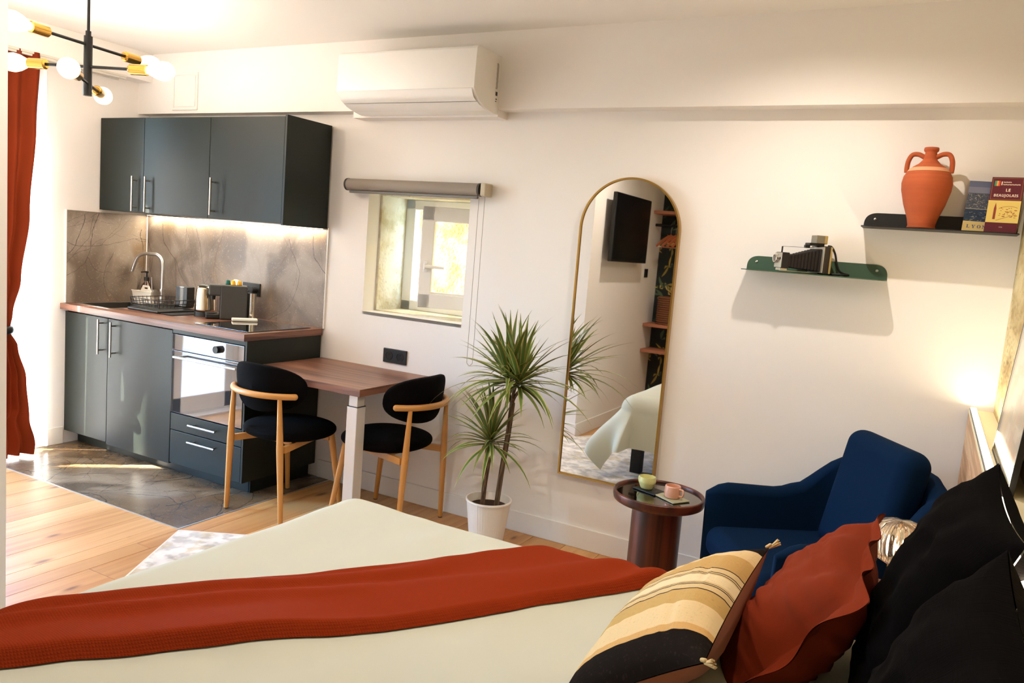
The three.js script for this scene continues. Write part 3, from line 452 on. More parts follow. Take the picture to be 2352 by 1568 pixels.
// ------------------------------------------------------------------ chandelier
{
  const ch = thing('chandelier', 'black chandelier with three crossed rods and six glowing bulbs', 'chandelier', [1.14, 0, 1.2]);
  put('stem', [cyl(0.007, 0.007, 0.25, 0, 2.49, 0, 12), cyl(0.05, 0.05, 0.025, 0, CEIL - 0.0125, 0, 32)], M.blackMetal, ch);
  put('hub', [cyl(0.02, 0.02, 0.285, 0, 2.243, 0, 24), cyl(0.013, 0.013, 0.03, 0, 2.395, 0, 16)], M.blackMetal, ch);
  const bulbMat = phy({ color: '#fff6dd', emissive: '#ffe0aa', emissiveIntensity: 1.8, roughness: 0.1 });
  const arms = ARMS();
  for (const { y, d, l } of arms) {
    put('arm', rod(V(-d.x * l, y - d.y * l, -d.z * l), V(d.x * l, y + d.y * l, d.z * l), 0.0075), M.blackMetal, ch);
    for (const s of [-1, 1]) {
      const e = V(d.x * s, d.y * s, d.z * s), q = new THREE.Quaternion().setFromUnitVectors(V(0, 1, 0), e), p = V(e.x * l, y + e.y * l, e.z * l);
      const so = put('socket', [cyl(0.026, 0.026, 0.085, 0, 0.03, 0, 24), cyl(0.018, 0.026, 0.012, 0, -0.016, 0, 24)], M.brass, ch); so.position.copy(p); so.quaternion.copy(q);
      const b = put('bulb', lathe([[0.018, 0.07], [0.022, 0.085], [0.04, 0.125], [0.047, 0.155], [0.044, 0.182], [0.028, 0.203], [0, 0.211]], 28), bulbMat, ch); b.position.copy(p); b.quaternion.copy(q);
      const L = new THREE.PointLight('#ffeeda', 0.43); L.position.copy(p).addScaledVector(e, 0.15); L.castShadow = true; L.shadow.radius = 2; ch.add(L);
    }
  }
}
function ARMS() {
  const mk = (y, deg, l) => ({ y, d: V(Math.cos(deg * Math.PI / 180), 0, Math.sin(deg * Math.PI / 180)), l });
  return [mk(2.345, 82, 0.235), mk(2.24, 158, 0.24), mk(2.16, 44, 0.23)];
}

// ------------------------------------------------------------------ ceiling downlights
for (const [x, z, I, l] of [[4.47, 0.84, 4.8, 'small round ceiling spotlight above the wall shelves'], [3.12, 2.32, 5.2, 'small round ceiling spotlight above the bed foot'], [4.47, 2.5, 2.6, 'small round ceiling spotlight above the pillows']]) {
  const d = thing('ceiling_spotlight', l, 'spotlight', [x, CEIL, z], 0, 'ceiling spotlights');
  put('ring', lathe([[0.032, -0.001], [0.032, -0.006], [0.045, -0.006], [0.045, 0]], 32), M.trim, d);
  put('lens', cyl(0.032, 0.032, 0.003, 0, -0.0025, 0, 24), std({ color: '#ffffff', emissive: '#ffe6bd', emissiveIntensity: 3 }), d);
  const s = new THREE.SpotLight('#fff3e6', I, 0, 1.4, 0.5); s.position.set(0, -0.012, 0); s.target.position.set(0, -2, 0); s.castShadow = true; s.shadow.radius = 1.0; d.add(s, s.target);
}

// ------------------------------------------------------------------ mirror
{
  const m = thing('arched_mirror', 'tall arched mirror in a thin gold frame', 'mirror', [3.603, 0.38, 0.004]);
  const arch = (w, h, o) => { const s = new THREE.Shape(); s.moveTo(-w, o); s.lineTo(w, o); s.lineTo(w, h); s.absarc(0, h, w, 0, Math.PI, false); s.closePath(); return s; };
  const s = arch(0.257, 1.27, 0); s.holes.push(arch(0.248, 1.27, 0.009)); put('frame', ext(s, 0.032, { curveSegments: 48 }), M.goldFrame, m);
  put('glass', at(ext(arch(0.25, 1.27, 0.007), 0.006, { curveSegments: 48 }), 0, 0, 0.018), M.mirror, m);
}

// ------------------------------------------------------------------ potted dracaena
{
  const p = thing('potted_dracaena', 'dracaena with spiky leaf crowns in a white ribbed pot', 'plant', [3.09, 0, 0.285]);
  put('pot', (() => { const n = 96, g = lathe([[0, 0.0], [0.08, 0], [0.083, 0.006], [0.112, 0.232], [0.118, 0.236], [0.118, 0.246], [0.108, 0.246], [0.1, 0.2], [0, 0.2]], n), q = g.attributes.position; for (let i = 0; i < q.count; i++) { const y = q.getY(i), r = Math.hypot(q.getX(i), q.getZ(i)); if (y > 0.004 && y < 0.233 && r > 0.082) { const a = Math.atan2(q.getZ(i), q.getX(i)), k = 1 + 0.012 * Math.cos(a * 48); q.setX(i, q.getX(i) * k); q.setZ(i, q.getZ(i) * k); } } g.computeVertexNormals(); return g; })(), std({ color: '#e9e1d8', roughness: 0.6 }), p);
  put('soil', cyl(0.1, 0.101, 0.01, 0, 0.203, 0, 32), std({ color: '#3a2413', roughness: 1 }), p);
  const bark = dataTex(64, 256, (u, v) => { const n = fbm(u * 8, v * 30, 8, 30, 181, 3); return mix3([128, 104, 78], [70, 52, 38], sstep(0.3, 0.7, n)); }, true); const bm = std({ map: bark, roughness: 0.9, bumpMap: bark, bumpScale: 0.003 });
  put('trunk', tube([[-0.03, 0.2, 0.01], [-0.026, 0.3, 0.012], [-0.018, 0.4, 0.012], [-0.012, 0.45, 0.012]], 0.0125, 20, 10), bm, p);
  put('trunk', tube([[0.035, 0.2, -0.02], [0.05, 0.4, -0.02], [0.075, 0.6, -0.01], [0.09, 0.76, 0]], 0.0135, 30, 10), bm, p);
  put('branch', [tube([[-0.012, 0.445, 0.012], [-0.03, 0.48, 0.01], [-0.022, 0.53, 0.01]], 0.008, 12, 8), tube([[-0.012, 0.445, 0.012], [0.008, 0.48, 0.018], [0.008, 0.53, 0.018]], 0.008, 12, 8)], bm, p);
  put('branch', [tube([[0.09, 0.755, 0], [0.07, 0.79, 0.0], [0.06, 0.86, 0]], 0.009, 12, 8), tube([[0.09, 0.755, 0], [0.095, 0.8, 0.01], [0.11, 0.85, 0.02]], 0.009, 12, 8), tube([[0.088, 0.75, 0], [0.1, 0.79, 0.0], [0.135, 0.84, 0.005]], 0.008, 12, 8)], bm, p);
  // leaves: narrow arched blades, green with cream and reddish margins
  const variants = [];
  for (let k = 0; k < 8; k++) {
    const L = 0.25 + (k % 4) * 0.045, bend = 0.05 + (k >> 1) * 0.13, W = 0.012, seg = 9, P = [], C = [], I = [];
    for (let i = 0; i <= seg; i++) { const t = i / seg, a = bend * t * t, x = L * t * Math.cos(a * 0.7), y = -L * t * Math.sin(a * 0.9) * 0.9, w = W * Math.sin(Math.PI * Math.min(1, 0.18 + t * 0.82)) ** 0.6 * (1 - t ** 5) + 0.0004;
      for (const s of [-1, -0.45, 0.45, 1]) { P.push(x, y + Math.abs(s) * w * 0.35, s * w); const e = Math.abs(s) > 0.8; const c = new THREE.Color(e ? (k % 3 ? '#cdbd6e' : '#a8824a') : (k % 2 ? '#4b6a2a' : '#617f36')); C.push(c.r, c.g, c.b); }
      if (i < seg) for (let s = 0; s < 3; s++) { const q = i * 4 + s; I.push(q, q + 1, q + 4, q + 1, q + 5, q + 4); } }
    const g = new THREE.BufferGeometry(); g.setAttribute('position', new THREE.BufferAttribute(new Float32Array(P), 3)); g.setAttribute('color', new THREE.BufferAttribute(new Float32Array(C), 3)); g.setAttribute('uv', new THREE.BufferAttribute(new Float32Array(P.length / 3 * 2), 2)); g.setIndex(I); g.computeVertexNormals(); variants.push(g);
  }
  const lm = std({ vertexColors: true, roughness: 0.55, side: THREE.DoubleSide });
  const crown = (cx, cy, cz, n, sc, el0, lean = 0) => {
    for (let k = 0; k < n; k++) {
      const az = k * 2.39996 + rr(-0.2, 0.2), t = k / n, el = lerp(1.5, el0, Math.pow(t, 0.8)) + rr(-0.08, 0.08); let s = sc * rr(0.85, 1.15); const toWall = -Math.sin(az) * -1; // local z of the blade direction is -sin(az)
      const dirz = -Math.sin(az) * Math.cos(el); if (dirz < -0.25) s *= lerp(1, 0.62, clamp((-dirz - 0.25) / 0.6, 0, 1));
      const m = put('leaf', variants[(el > 0.9 ? 0 : el > 0.3 ? 2 : 4) + Math.floor(rnd() * 4)], lm, p); m.position.set(cx + Math.cos(az) * 0.008, cy + (1 - t) * 0.05, cz - Math.sin(az) * 0.008); m.rotation.set(0, az, el, 'YZX'); m.scale.setScalar(s);
    }
  };
  crown(0.055, 0.855, 0, 66, 0.98, -0.22); crown(0.125, 0.845, 0.01, 70, 0.98, -0.28); crown(-0.01, 0.525, 0.012, 72, 0.86, -0.22);
}

// ------------------------------------------------------------------ side table and cups
{
  const tx = 3.998, tz = 0.385, ty = 0.505;
  const t = thing('side_table', 'round dark wood pedestal table beside the armchair', 'side table', [tx, 0, tz]);
  const mw = dataTex(256, 256, (u, v) => { const g = fbm(u * 24, v * 2, 24, 2, 191, 4); return mix3([104, 48, 26], [58, 24, 13], sstep(0.3, 0.7, g)); }, true); const wood = std({ map: mw, roughness: 0.35 });
  put('pedestal', lathe([[0, 0], [0.108, 0], [0.11, 0.005], [0.11, ty - 0.04], [0.09, ty - 0.04]], 56), wood, t);
  put('tray_rim', lathe([[0.0, ty - 0.04], [0.187, ty - 0.04], [0.197, ty - 0.034], [0.2, ty - 0.02], [0.2, ty - 0.002], [0.197, ty + 0.003], [0.19, ty + 0.003], [0.187, ty - 0.002], [0.187, ty - 0.01]], 72), wood, t);
  put('glass_top', cyl(0.187, 0.187, 0.006, 0, ty - 0.012, 0, 64), phy({ color: '#140d0a', roughness: 0.05, clearcoat: 1 }), t);
  const top = ty - 0.009;
  const cup = (label, col, x, z, tall, turn) => {
    const c = thing('coffee_cup', label, 'cup', [x, top + 0.0075, z], turn), m = std({ color: col, roughness: 0.3 });
    put('bowl', lathe(tall ? [[0, 0], [0.024, 0], [0.028, 0.005], [0.037, 0.026], [0.039, 0.036], [0.037, 0.055], [0.0345, 0.055], [0.0355, 0.036], [0.026, 0.009], [0, 0.007]] : [[0, 0], [0.03, 0], [0.034, 0.004], [0.036, 0.022], [0.034, 0.048], [0.032, 0.053], [0.0295, 0.053], [0.032, 0.03], [0.028, 0.008], [0, 0.007]], 40), m, c);
    put('handle', tube([[0.034, 0.043, 0], [0.052, 0.043, 0], [0.056, 0.03, 0], [0.05, 0.016, 0], [0.034, 0.014, 0]], 0.0045, 24, 8), m, c);
  };
  const saucer = (label, col, x, z, w, d, turn) => { const m = put('saucer', rbox(w, 0.006, d, 0.0025, 0, 0, 0, 2), std({ color: col, roughness: 0.4 })); m.position.set(x, top + 0.0042, z); m.rotation.y = turn; tag(m, label, 'saucer'); };
  saucer('dark green square saucer under the pale yellow cup', '#0f1c1d', 3.945, 0.36, 0.125, 0.085, -0.35); saucer('pale green square saucer under the pink cup', '#a3a283', 4.06, 0.40, 0.13, 0.095, -0.55);
  cup('pale yellow coffee cup on the side table', '#d6d491', 3.93, 0.355, true, 2.6); cup('pink coffee cup on the side table', '#e0a78c', 4.062, 0.40, false, -0.35);
}

// ------------------------------------------------------------------ blue velvet armchair
{
  const velvet = phy({ specularIntensity: 0.15, color: '#041d38', roughness: 0.85, sheen: 0.4, sheenColor: new THREE.Color('#17497c'), sheenRoughness: 0.4 });
  const A = thing('armchair', 'navy blue velvet armchair in the corner beside the bed', 'armchair', [4.66, 0, 0.51], -0.98);
  // local: +z is the front. shell runs from one arm end round the back to the other
  const path = []; const hw = 0.315, zf = 0.30, zb = -0.30, R = 0.2;
  for (let i = 0; i <= 10; i++) path.push([hw + 0.01 * (1 - i / 10), lerp(zf, zb + R, i / 10)]); for (let i = 1; i <= 10; i++) { const a = i / 10 * Math.PI / 2; path.push([hw - R + Math.cos(a) * R, zb + R - Math.sin(a) * R]); } for (let i = 1; i < 6; i++) path.push([lerp(hw - R, -(hw - R), i / 6), zb]); for (let i = 0; i < 10; i++) { const a = Math.PI / 2 + i / 10 * Math.PI / 2; path.push([-(hw - R) + Math.cos(a) * R, zb + R - Math.sin(a) * R]); } for (let i = 0; i <= 10; i++) path.push([-hw - 0.01 * i / 10, lerp(zb + R, zf, i / 10)]);
  const N = path.length, sec = 18, P = [], I = [];
  const hAt = (k) => { const d = Math.min(k, N - 1 - k) / (N - 1); return pl([[0, 0.585], [0.03, 0.605], [0.16, 0.60], [0.2, 0.62], [0.32, 0.76], [0.42, 0.82], [0.5, 0.83]], d); };
  for (let k = 0; k < N; k++) {
    const a = path[Math.max(0, k - 1)], b = path[Math.min(N - 1, k + 1)], tx = b[0] - a[0], tz = b[1] - a[1], l = Math.hypot(tx, tz), nx = -tz / l, nz = tx / l; // points inwards or outwards alike
    const h = hAt(k), e = Math.min(k, N - 1 - k), endS = e === 0 ? 0.35 : e === 1 ? 0.8 : 1, th = 0.04 * endS, y0 = 0.2 + (1 - endS) * 0.03, y1 = h - (1 - endS) * 0.03, zadd = e === 0 ? 0.012 : 0;
    for (let s = 0; s < sec; s++) { const t = s / sec * Math.PI * 2, c = Math.cos(t), si = Math.sin(t), yy = si >= 0 ? y1 - th + si * th : y0 + th + si * th, lean = (yy - 0.2) * 0.06 * (Math.abs(path[k][0]) > 0.2 ? Math.sign(path[k][0]) : 0), back = path[k][1] < -0.12 ? -(yy - 0.25) * 0.09 * clamp((-0.12 - path[k][1]) / 0.15, 0, 1) : 0; P.push(path[k][0] + nx * c * th + lean, yy, path[k][1] + nz * c * th + zadd + back); }
    if (k) for (let s = 0; s < sec; s++) { const q = (s + 1) % sec; I.push((k - 1) * sec + s, k * sec + s, (k - 1) * sec + q, k * sec + s, k * sec + q, (k - 1) * sec + q); }
  }
  for (const k of [0, N - 1]) for (let s = 1; s < sec - 1; s++) I.push(k * sec, k * sec + (k ? s + 1 : s), k * sec + (k ? s : s + 1));
  const g = new THREE.BufferGeometry(); g.setAttribute('position', new THREE.BufferAttribute(new Float32Array(P), 3)); g.setAttribute('uv', new THREE.BufferAttribute(new Float32Array(P.length / 3 * 2), 2)); g.setIndex(I); g.computeVertexNormals();
  const vd = velvet.clone(); vd.side = THREE.DoubleSide;
  put('shell', g, vd, A);
  put('seat_base', rbox(0.60, 0.12, 0.56, 0.04, 0, 0.27, 0.02, 4), velvet, A);
  put('seat_cushion', rbox(0.555, 0.13, 0.56, 0.055, 0, 0.385, 0.055, 6), velvet, A);
  const bk = put('back_cushion', rbox(0.44, 0.50, 0.13, 0.06, 0, 0, 0, 6), velvet, A); bk.position.set(0, 0.66, -0.215); bk.rotation.x = -0.2;
  for (const [x, z] of [[-0.24, 0.22], [0.24, 0.22], [-0.22, -0.22], [0.22, -0.22]]) put('leg', rod(V(x * 1.08, 0, z * 1.08), V(x, 0.22, z), 0.009, 0.015), M.blackMetal, A);
}

// ------------------------------------------------------------------ wall shelves and what stands on them
function shelf(label, x0, x1, y, d, mat) {
  const s = thing('wall_shelf', label, 'shelf', [x0, y, 0]); const w = x1 - x0;
  const ps = new THREE.Shape(), pr = 0.035; ps.moveTo(0, 0.001); ps.lineTo(w, 0.001); ps.lineTo(w, d - pr); ps.absarc(w - pr, d - pr, pr, 0, Math.PI / 2); ps.lineTo(pr, d); ps.absarc(pr, d - pr, pr, Math.PI / 2, Math.PI); ps.closePath(); const pg = ext(ps, 0.004); pg.rotateX(Math.PI / 2); put('plate', pg, mat, s);
  const b = new THREE.Shape(), r = 0.055; b.moveTo(0, 0); b.lineTo(w, 0); b.lineTo(w, 0.062 - r * 0.9); b.quadraticCurveTo(w, 0.062, w - r, 0.062); b.lineTo(r, 0.062); b.quadraticCurveTo(0, 0.062, 0, 0.062 - r * 0.9); b.closePath();
  put('back_plate', at(ext(b, 0.003), 0, 0, 0.001), mat, s);
  for (const x of [0.042, w - 0.042]) put('screw', at(new THREE.SphereGeometry(0.006, 12, 8).scale(1, 1, 0.5), x, 0.036, 0.005), M.steel, s);
}
shelf('green metal wall shelf holding the folding camera', 4.182, 4.766, 1.515, 0.15, std({ color: '#3f5a46', roughness: 0.5 }));
shelf('black metal wall shelf holding the clay jug and guidebooks', 4.648, 5.205, 1.731, 0.16, std({ color: '#0f0c0b', roughness: 0.5 }));
{
  const v = thing('clay_jug', 'terracotta jug with two handles on the black shelf', 'jug', [4.868, 1.732, 0.095], -0.12);
  const ct = dataTex(256, 256, (u, w) => { const n = fbm(u * 8, w * 14, 8, 14, 201, 4), l = vn(1, w * 90, 4, 90, 7); return mix3([186, 92, 46], [158, 70, 32], n * 0.7 + l * 0.3); }, true); const clay = std({ map: ct, roughness: 0.85 });
  const prof = [[0, 0], [0.05, 0], [0.052, 0.004], [0.05, 0.012], [0.056, 0.04], [0.076, 0.095], [0.09, 0.15], [0.0925, 0.178], [0.088, 0.205], [0.075, 0.228]];
  put('body', lathe([...prof, [0.06, 0.243], [0.04, 0.256], [0.026, 0.272], [0.022, 0.29], [0.021, 0.302], [0.026, 0.306], [0.0275, 0.313], [0.026, 0.32], [0.02, 0.321], [0.016, 0.31], [0.016, 0.28]], 64), clay, v);
  put('band', lathe([[0.0752, 0.2285], [0.0785, 0.2235], [0.0785, 0.2225], [0.074, 0.2305], [0.066, 0.2385], [0.065, 0.2375]], 64), std({ color: '#d89a72', roughness: 0.9 }), v);
  for (const s of [-1, 1]) put('handle', tube([[s * 0.02, 0.282, 0], [s * 0.045, 0.294, 0], [s * 0.066, 0.292, 0], [s * 0.078, 0.27, 0], [s * 0.081, 0.24, 0], [s * 0.08, 0.222, 0]], 0.0095, 32, 10), clay, v);
}
{
  const pages = std({ color: '#d8c190', roughness: 0.9 });
  const book = (label, w, h, d, pos, ry, rz, tex, spine) => {
    const b = thing('guidebook', label, 'book', pos, ry, 'guidebooks on the black shelf'); b.rotation.z = rz; b.rotation.x = -0.05;
    put('pages', rbox(w - 0.003, h - 0.003, d - 0.002, 0.001, 0, h / 2, 0, 1), pages, b);
    const cv = put('front_cover', at(new THREE.PlaneGeometry(w, h), 0, h / 2, d / 2 + 0.0006), std({ map: tex, roughness: 0.35 }), b);
    put('cover_board', [bx(-w / 2, w / 2, 0, h, d / 2 - 0.001, d / 2), bx(-w / 2, w / 2, 0, h, -d / 2, -d / 2 + 0.001), bx(-w / 2, -w / 2 + 0.001, 0, h, -d / 2, d / 2)], std({ color: spine, roughness: 0.45 }), b);
  };
  const lyon = canvasTex(256, 512, (g, w, h) => {
    g.fillStyle = '#5d6580'; g.fillRect(0, 0, w, h); g.fillStyle = '#7a7d92'; g.fillRect(0, 60, w, 60); g.fillStyle = '#4b5260'; g.fillRect(0, 120, w, 170);
    for (let k = 0; k < 260; k++) { g.fillStyle = ['#8d8f96', '#3a4048', '#5c5a58', '#a29a8a', '#2b3440'][k % 5]; g.fillRect(rnd() * w, 120 + rnd() * 165, rr(4, 16), rr(3, 9)); }
    g.fillStyle = '#a59c86'; g.fillRect(0, 276, w, 6); g.fillStyle = '#1f3550'; g.fillRect(0, 284, w, 120); for (let k = 0; k < 90; k++) { g.fillStyle = ['#40536a', '#8b8d7c', '#162434'][k % 3]; g.fillRect(rnd() * w, 300 + rnd() * 100, rr(6, 26), rr(3, 8)); }
    g.fillStyle = '#d9c07c'; g.fillRect(0, 404, w, 108); g.fillStyle = '#3b4a80'; g.font = 'bold 46px serif'; g.textAlign = 'left'; 'LYONN'.split('').forEach((q, k) => g.fillText(q, 34 + k * 44, 472));
  });
  const beau = canvasTex(256, 512, (g, w, h) => {
    g.fillStyle = '#5c1020'; g.fillRect(0, 0, w, h); g.fillStyle = '#e0c468'; g.fillRect(0, 215, w, 205); g.strokeStyle = '#b58a3a'; g.lineWidth = 2; g.strokeRect(10, 10, w - 20, 195);
    g.fillStyle = '#2f9a7a'; g.fillRect(26, 34, 16, 48); g.fillStyle = '#e8a03a'; g.fillRect(42, 34, 14, 48); g.fillStyle = '#d6452e'; g.fillRect(56, 34, 14, 48);
    g.fillStyle = '#e8dcc0'; g.fillRect(78, 40, 9, 34); for (const [x, y, w2] of [[94, 40, 62], [94, 62, 136]]) for (let k = 0; k < w2; k += 8) g.fillRect(x + k, y + (k % 3), 5, 10);
    g.textAlign = 'center'; g.font = 'bold 38px sans-serif'; g.fillText('LE', w / 2 + 12, 132); g.font = 'bold 34px sans-serif'; g.fillText('BEAUJOLAIS', w / 2, 180); g.font = '15px sans-serif'; g.fillText('ICIA', w / 2, 466);
    g.strokeStyle = '#8e3b2a'; g.fillStyle = '#8e3b2a'; g.lineWidth = 3; g.beginPath(); g.moveTo(52, 390); g.lineTo(52, 290); g.lineTo(62, 236); g.lineTo(72, 290); g.lineTo(72, 390); g.fill(); for (let k = 0; k < 40; k++) g.fillRect(84 + rnd() * 140, 280 + rnd() * 90, rr(4, 24), rr(2, 7)); g.beginPath(); g.moveTo(80, 400); g.lineTo(230, 340); g.stroke(); g.beginPath(); g.moveTo(90, 290); g.quadraticCurveTo(160, 250, 236, 280); g.stroke();
  });
  book('blue and grey city guidebook leaning behind the red one', 0.105, 0.2, 0.008, [5.064, 1.732, 0.05], 0, -0.03, lyon, '#4b5268');
  book('dark red regional guidebook at the shelf end', 0.108, 0.212, 0.026, [5.142, 1.732, 0.09], -0.16, -0.02, beau, '#5c1020');
}
{ // folding camera
  const c = thing('folding_camera', 'vintage folding camera with bellows on the green shelf', 'camera', [4.47, 1.516, 0.062], 0.6); c.scale.setScalar(1.1);
  const al = std({ color: '#b9b4a6', metalness: 0.6, roughness: 0.4 }), leather = std({ color: '#1c1410', roughness: 0.8 }), tan = std({ color: '#b49a5e', roughness: 0.6 });
  const body = put('body', rbox(0.022, 0.108, 0.12, 0.004, 0.028, 0.056, 0), std({ color: '#2e2418', roughness: 0.7 }), c);
  put('face_plate', rbox(0.006, 0.1, 0.116, 0.002, 0.014, 0.056, 0), al, body); put('back_plate', rbox(0.008, 0.104, 0.118, 0.002, 0.043, 0.056, 0), tan, body);
  const bel = []; for (let k = 0; k < 10; k++) { const t = k / 9, h = lerp(0.046, 0.088, t), x = lerp(-0.105, 0.008, t); bel.push(rbox(0.0115, h, h * 1.05, 0.004, x, 0.018 + h / 2 - t * 0.008, 0, 1)); bel.push(box(0.013, h * 0.92, h * 0.96, x, 0.018 + h / 2 - t * 0.008, 0)); }
  put('bellows', bel, leather, c);
  const fs = put('lens_board', rbox(0.03, 0.062, 0.064, 0.004, -0.125, 0.044, 0), leather, c);
  put('front_plate', rbox(0.004, 0.058, 0.06, 0.002, -0.141, 0.044, 0), al, fs);
  put('lens', [at(new THREE.CylinderGeometry(0.017, 0.017, 0.012, 28).rotateZ(Math.PI / 2), -0.147, 0.05, -0.006), at(new THREE.TorusGeometry(0.015, 0.003, 8, 28).rotateY(Math.PI / 2), -0.153, 0.05, -0.006)], M.chrome, fs); put('lens_glass', at(new THREE.CylinderGeometry(0.011, 0.011, 0.004, 24).rotateZ(Math.PI / 2), -0.1525, 0.05, -0.006), M.blackGloss, fs); put('sensor', at(new THREE.CylinderGeometry(0.005, 0.005, 0.003, 16).rotateZ(Math.PI / 2), -0.1435, 0.05, 0.02), M.blackGloss, fs);
  put('sight_pin', [rod(V(-0.13, 0.075, 0), V(-0.13, 0.098, 0), 0.003), rod(V(-0.13, 0.098, 0), V(0.0, 0.102, 0), 0.0007, 0.0007, 5)], M.black, fs);
  put('viewfinder', [rbox(0.036, 0.032, 0.045, 0.003, 0.012, 0.135, 0)], std({ color: '#8c8578', metalness: 0.5, roughness: 0.4 }), c); put('viewfinder_back', rbox(0.014, 0.033, 0.046, 0.003, 0.034, 0.135, 0), tan, c); put('viewfinder_hinge', [rbox(0.06, 0.01, 0.04, 0.002, 0.0, 0.115, 0), rbox(0.02, 0.012, 0.014, 0.002, -0.035, 0.105, 0.01)], M.black, c);
  put('bed_rail', [rbox(0.15, 0.004, 0.03, 0.001, -0.055, 0.004, 0), rbox(0.03, 0.012, 0.04, 0.002, -0.125, 0.009, 0)], M.steel, c);
  put('strap', [tube([[0.046, 0.112, 0.02], [0.06, 0.11, 0.02], [0.075, 0.085, 0.025], [0.085, 0.045, 0.03], [0.1, 0.018, 0.03], [0.13, 0.008, 0.03], [0.15, 0.012, 0.015], [0.14, 0.04, -0.01], [0.11, 0.052, -0.02], [0.075, 0.045, -0.02], [0.055, 0.02, -0.01], [0.06, 0.006, 0.01], [0.1, 0.006, 0.04], [0.135, 0.006, 0.04]], 0.0042, 90, 8)], M.black, c);
}

// ------------------------------------------------------------------ headboard, light strip, picture
{
  const h = thing('headboard', 'wooden board headboard with a cream ledge along the stone wall', 'headboard', [5.133, 0, 0]);
  const hw = dataTex(512, 256, (u, v) => { const g = fbm(u * 3, v * 30, 3, 30, 211, 4); return mix3([216, 176, 138], [184, 140, 102], sstep(0.3, 0.7, g)); }, true, 0.8, 2); const wood = std({ map: hw, roughness: 0.5 });
  for (let k = 0; k < 9; k++) put('board', triUV(rbox(0.016, 0.108, 3.3, 0.003, 0.008, 1.01 - 0.112 * (k + 0.5), 1.66, 1), k * 0.3, k * 0.13), wood, h);
  put('frame', bx(0.014, 0.028, 0.0, 1.01, 0.012, 3.3), std({ color: '#5b4330', roughness: 0.8 }), h);
  put('ledge', rbx(0.0, XR - 5.133, 1.008, 1.022, 0.0, 3.31, 0.002, 1), std({ color: '#e5dbb9', roughness: 0.7 }), h);
  const s = thing('headboard_light', 'glowing light strip along the headboard ledge', 'light', [5.147, 1.022, 1.66]);
  put('profile', rbox(0.026, 0.009, 3.28, 0.002, 0, 0.0045, 0), M.grey, s); put('diffuser', box(0.02, 0.003, 3.27, 0, 0.0105, 0), std({ color: '#ffffff', emissive: '#fff2d8', emissiveIntensity: 5 }), s);
  const l = new THREE.RectAreaLight('#ffeccb', 48, 0.02, 3.27); l.position.set(0, 0.0135, 0); l.rotation.x = Math.PI / 2; s.add(l);
  // framed print leaning on the wall
  const p = thing('framed_print', 'black-framed print leaning on the headboard ledge', 'picture', [5.176, 1.0225, 1.17]); p.rotation.z = -0.075;
  const art = canvasTex(256, 320, (g, w, hh) => { g.fillStyle = '#d9d2c2'; g.fillRect(0, 0, w, hh); for (let k = 0; k < 60; k++) { g.fillStyle = ['#b79a6a', '#c9b58c', '#8b8f7c', '#a8764e', '#6f7a70'][k % 5]; g.fillRect(rnd() * w, 120 + rnd() * 190, rr(8, 50), rr(6, 40)); } g.fillStyle = '#b9c2c4'; g.fillRect(0, 0, w, 110); });
  const F = 0.60, H = 0.8, b = 0.009; put('frame', [rbx(-0.007, 0.007, 0, b, -F / 2, F / 2, 0.001, 1), rbx(-0.007, 0.007, H - b, H, -F / 2, F / 2, 0.001, 1), rbx(-0.007, 0.007, 0, H, -F / 2, -F / 2 + b, 0.001, 1), rbx(-0.007, 0.007, 0, H, F / 2 - b, F / 2, 0.001, 1)], M.black, p);
  put('print', bx(-0.001, 0.005, b, H - b, -F / 2 + b, F / 2 - b), std({ map: art, roughness: 0.8 }), p);
  put('glass', bx(-0.0065, -0.0045, b, H - b, -F / 2 + b, F / 2 - b), M.glass, p);
}

// ------------------------------------------------------------------ rug and bed
{
  const rt = dataTex(512, 512, (u, v) => { const a = fbm(u * 34, v * 74, 34, 74, 221, 4), b = fbm(u * 30, v * 30, 30, 30, 231, 3); let c = mix3([230, 222, 208], [190, 182, 170], sstep(0.4, 0.66, a) * 0.8); c = mix3(c, [196, 176, 132], sstep(0.6, 0.72, fbm(u * 23, v * 40, 23, 40, 241, 4)) * 0.5); return c.map((q) => q + (b - 0.5) * 60); }, true);
  const r = thing('rug', 'pale faded patterned rug reaching out under the bed', 'rug', [1.83, 0.0005, 1.14], Math.atan2(0.49, 0.872));
  put('pile', grid(40, 40, (u, v) => [u * 1.7, 0.011, v * 2.45], (u, v) => [u, v]).rotateX(0), (() => { const m = std({ map: rt, roughness: 1, bumpMap: rt, bumpScale: 0.003, side: THREE.DoubleSide }); return m; })(), r);
  put('binding', [bx(0, 1.7, 0, 0.0115, 0, 0.008), bx(0, 1.7, 0, 0.0115, 2.442, 2.45), bx(0, 0.008, 0, 0.0115, 0, 2.45), bx(1.692, 1.7, 0, 0.0115, 0, 2.45)], std({ color: '#e6ddcf', roughness: 0.9 }), r);
}
const BED = { x0: 3.12, x1: 5.10, z0: 1.43, z1: 3.06, top: 0.595, r: 0.12 };
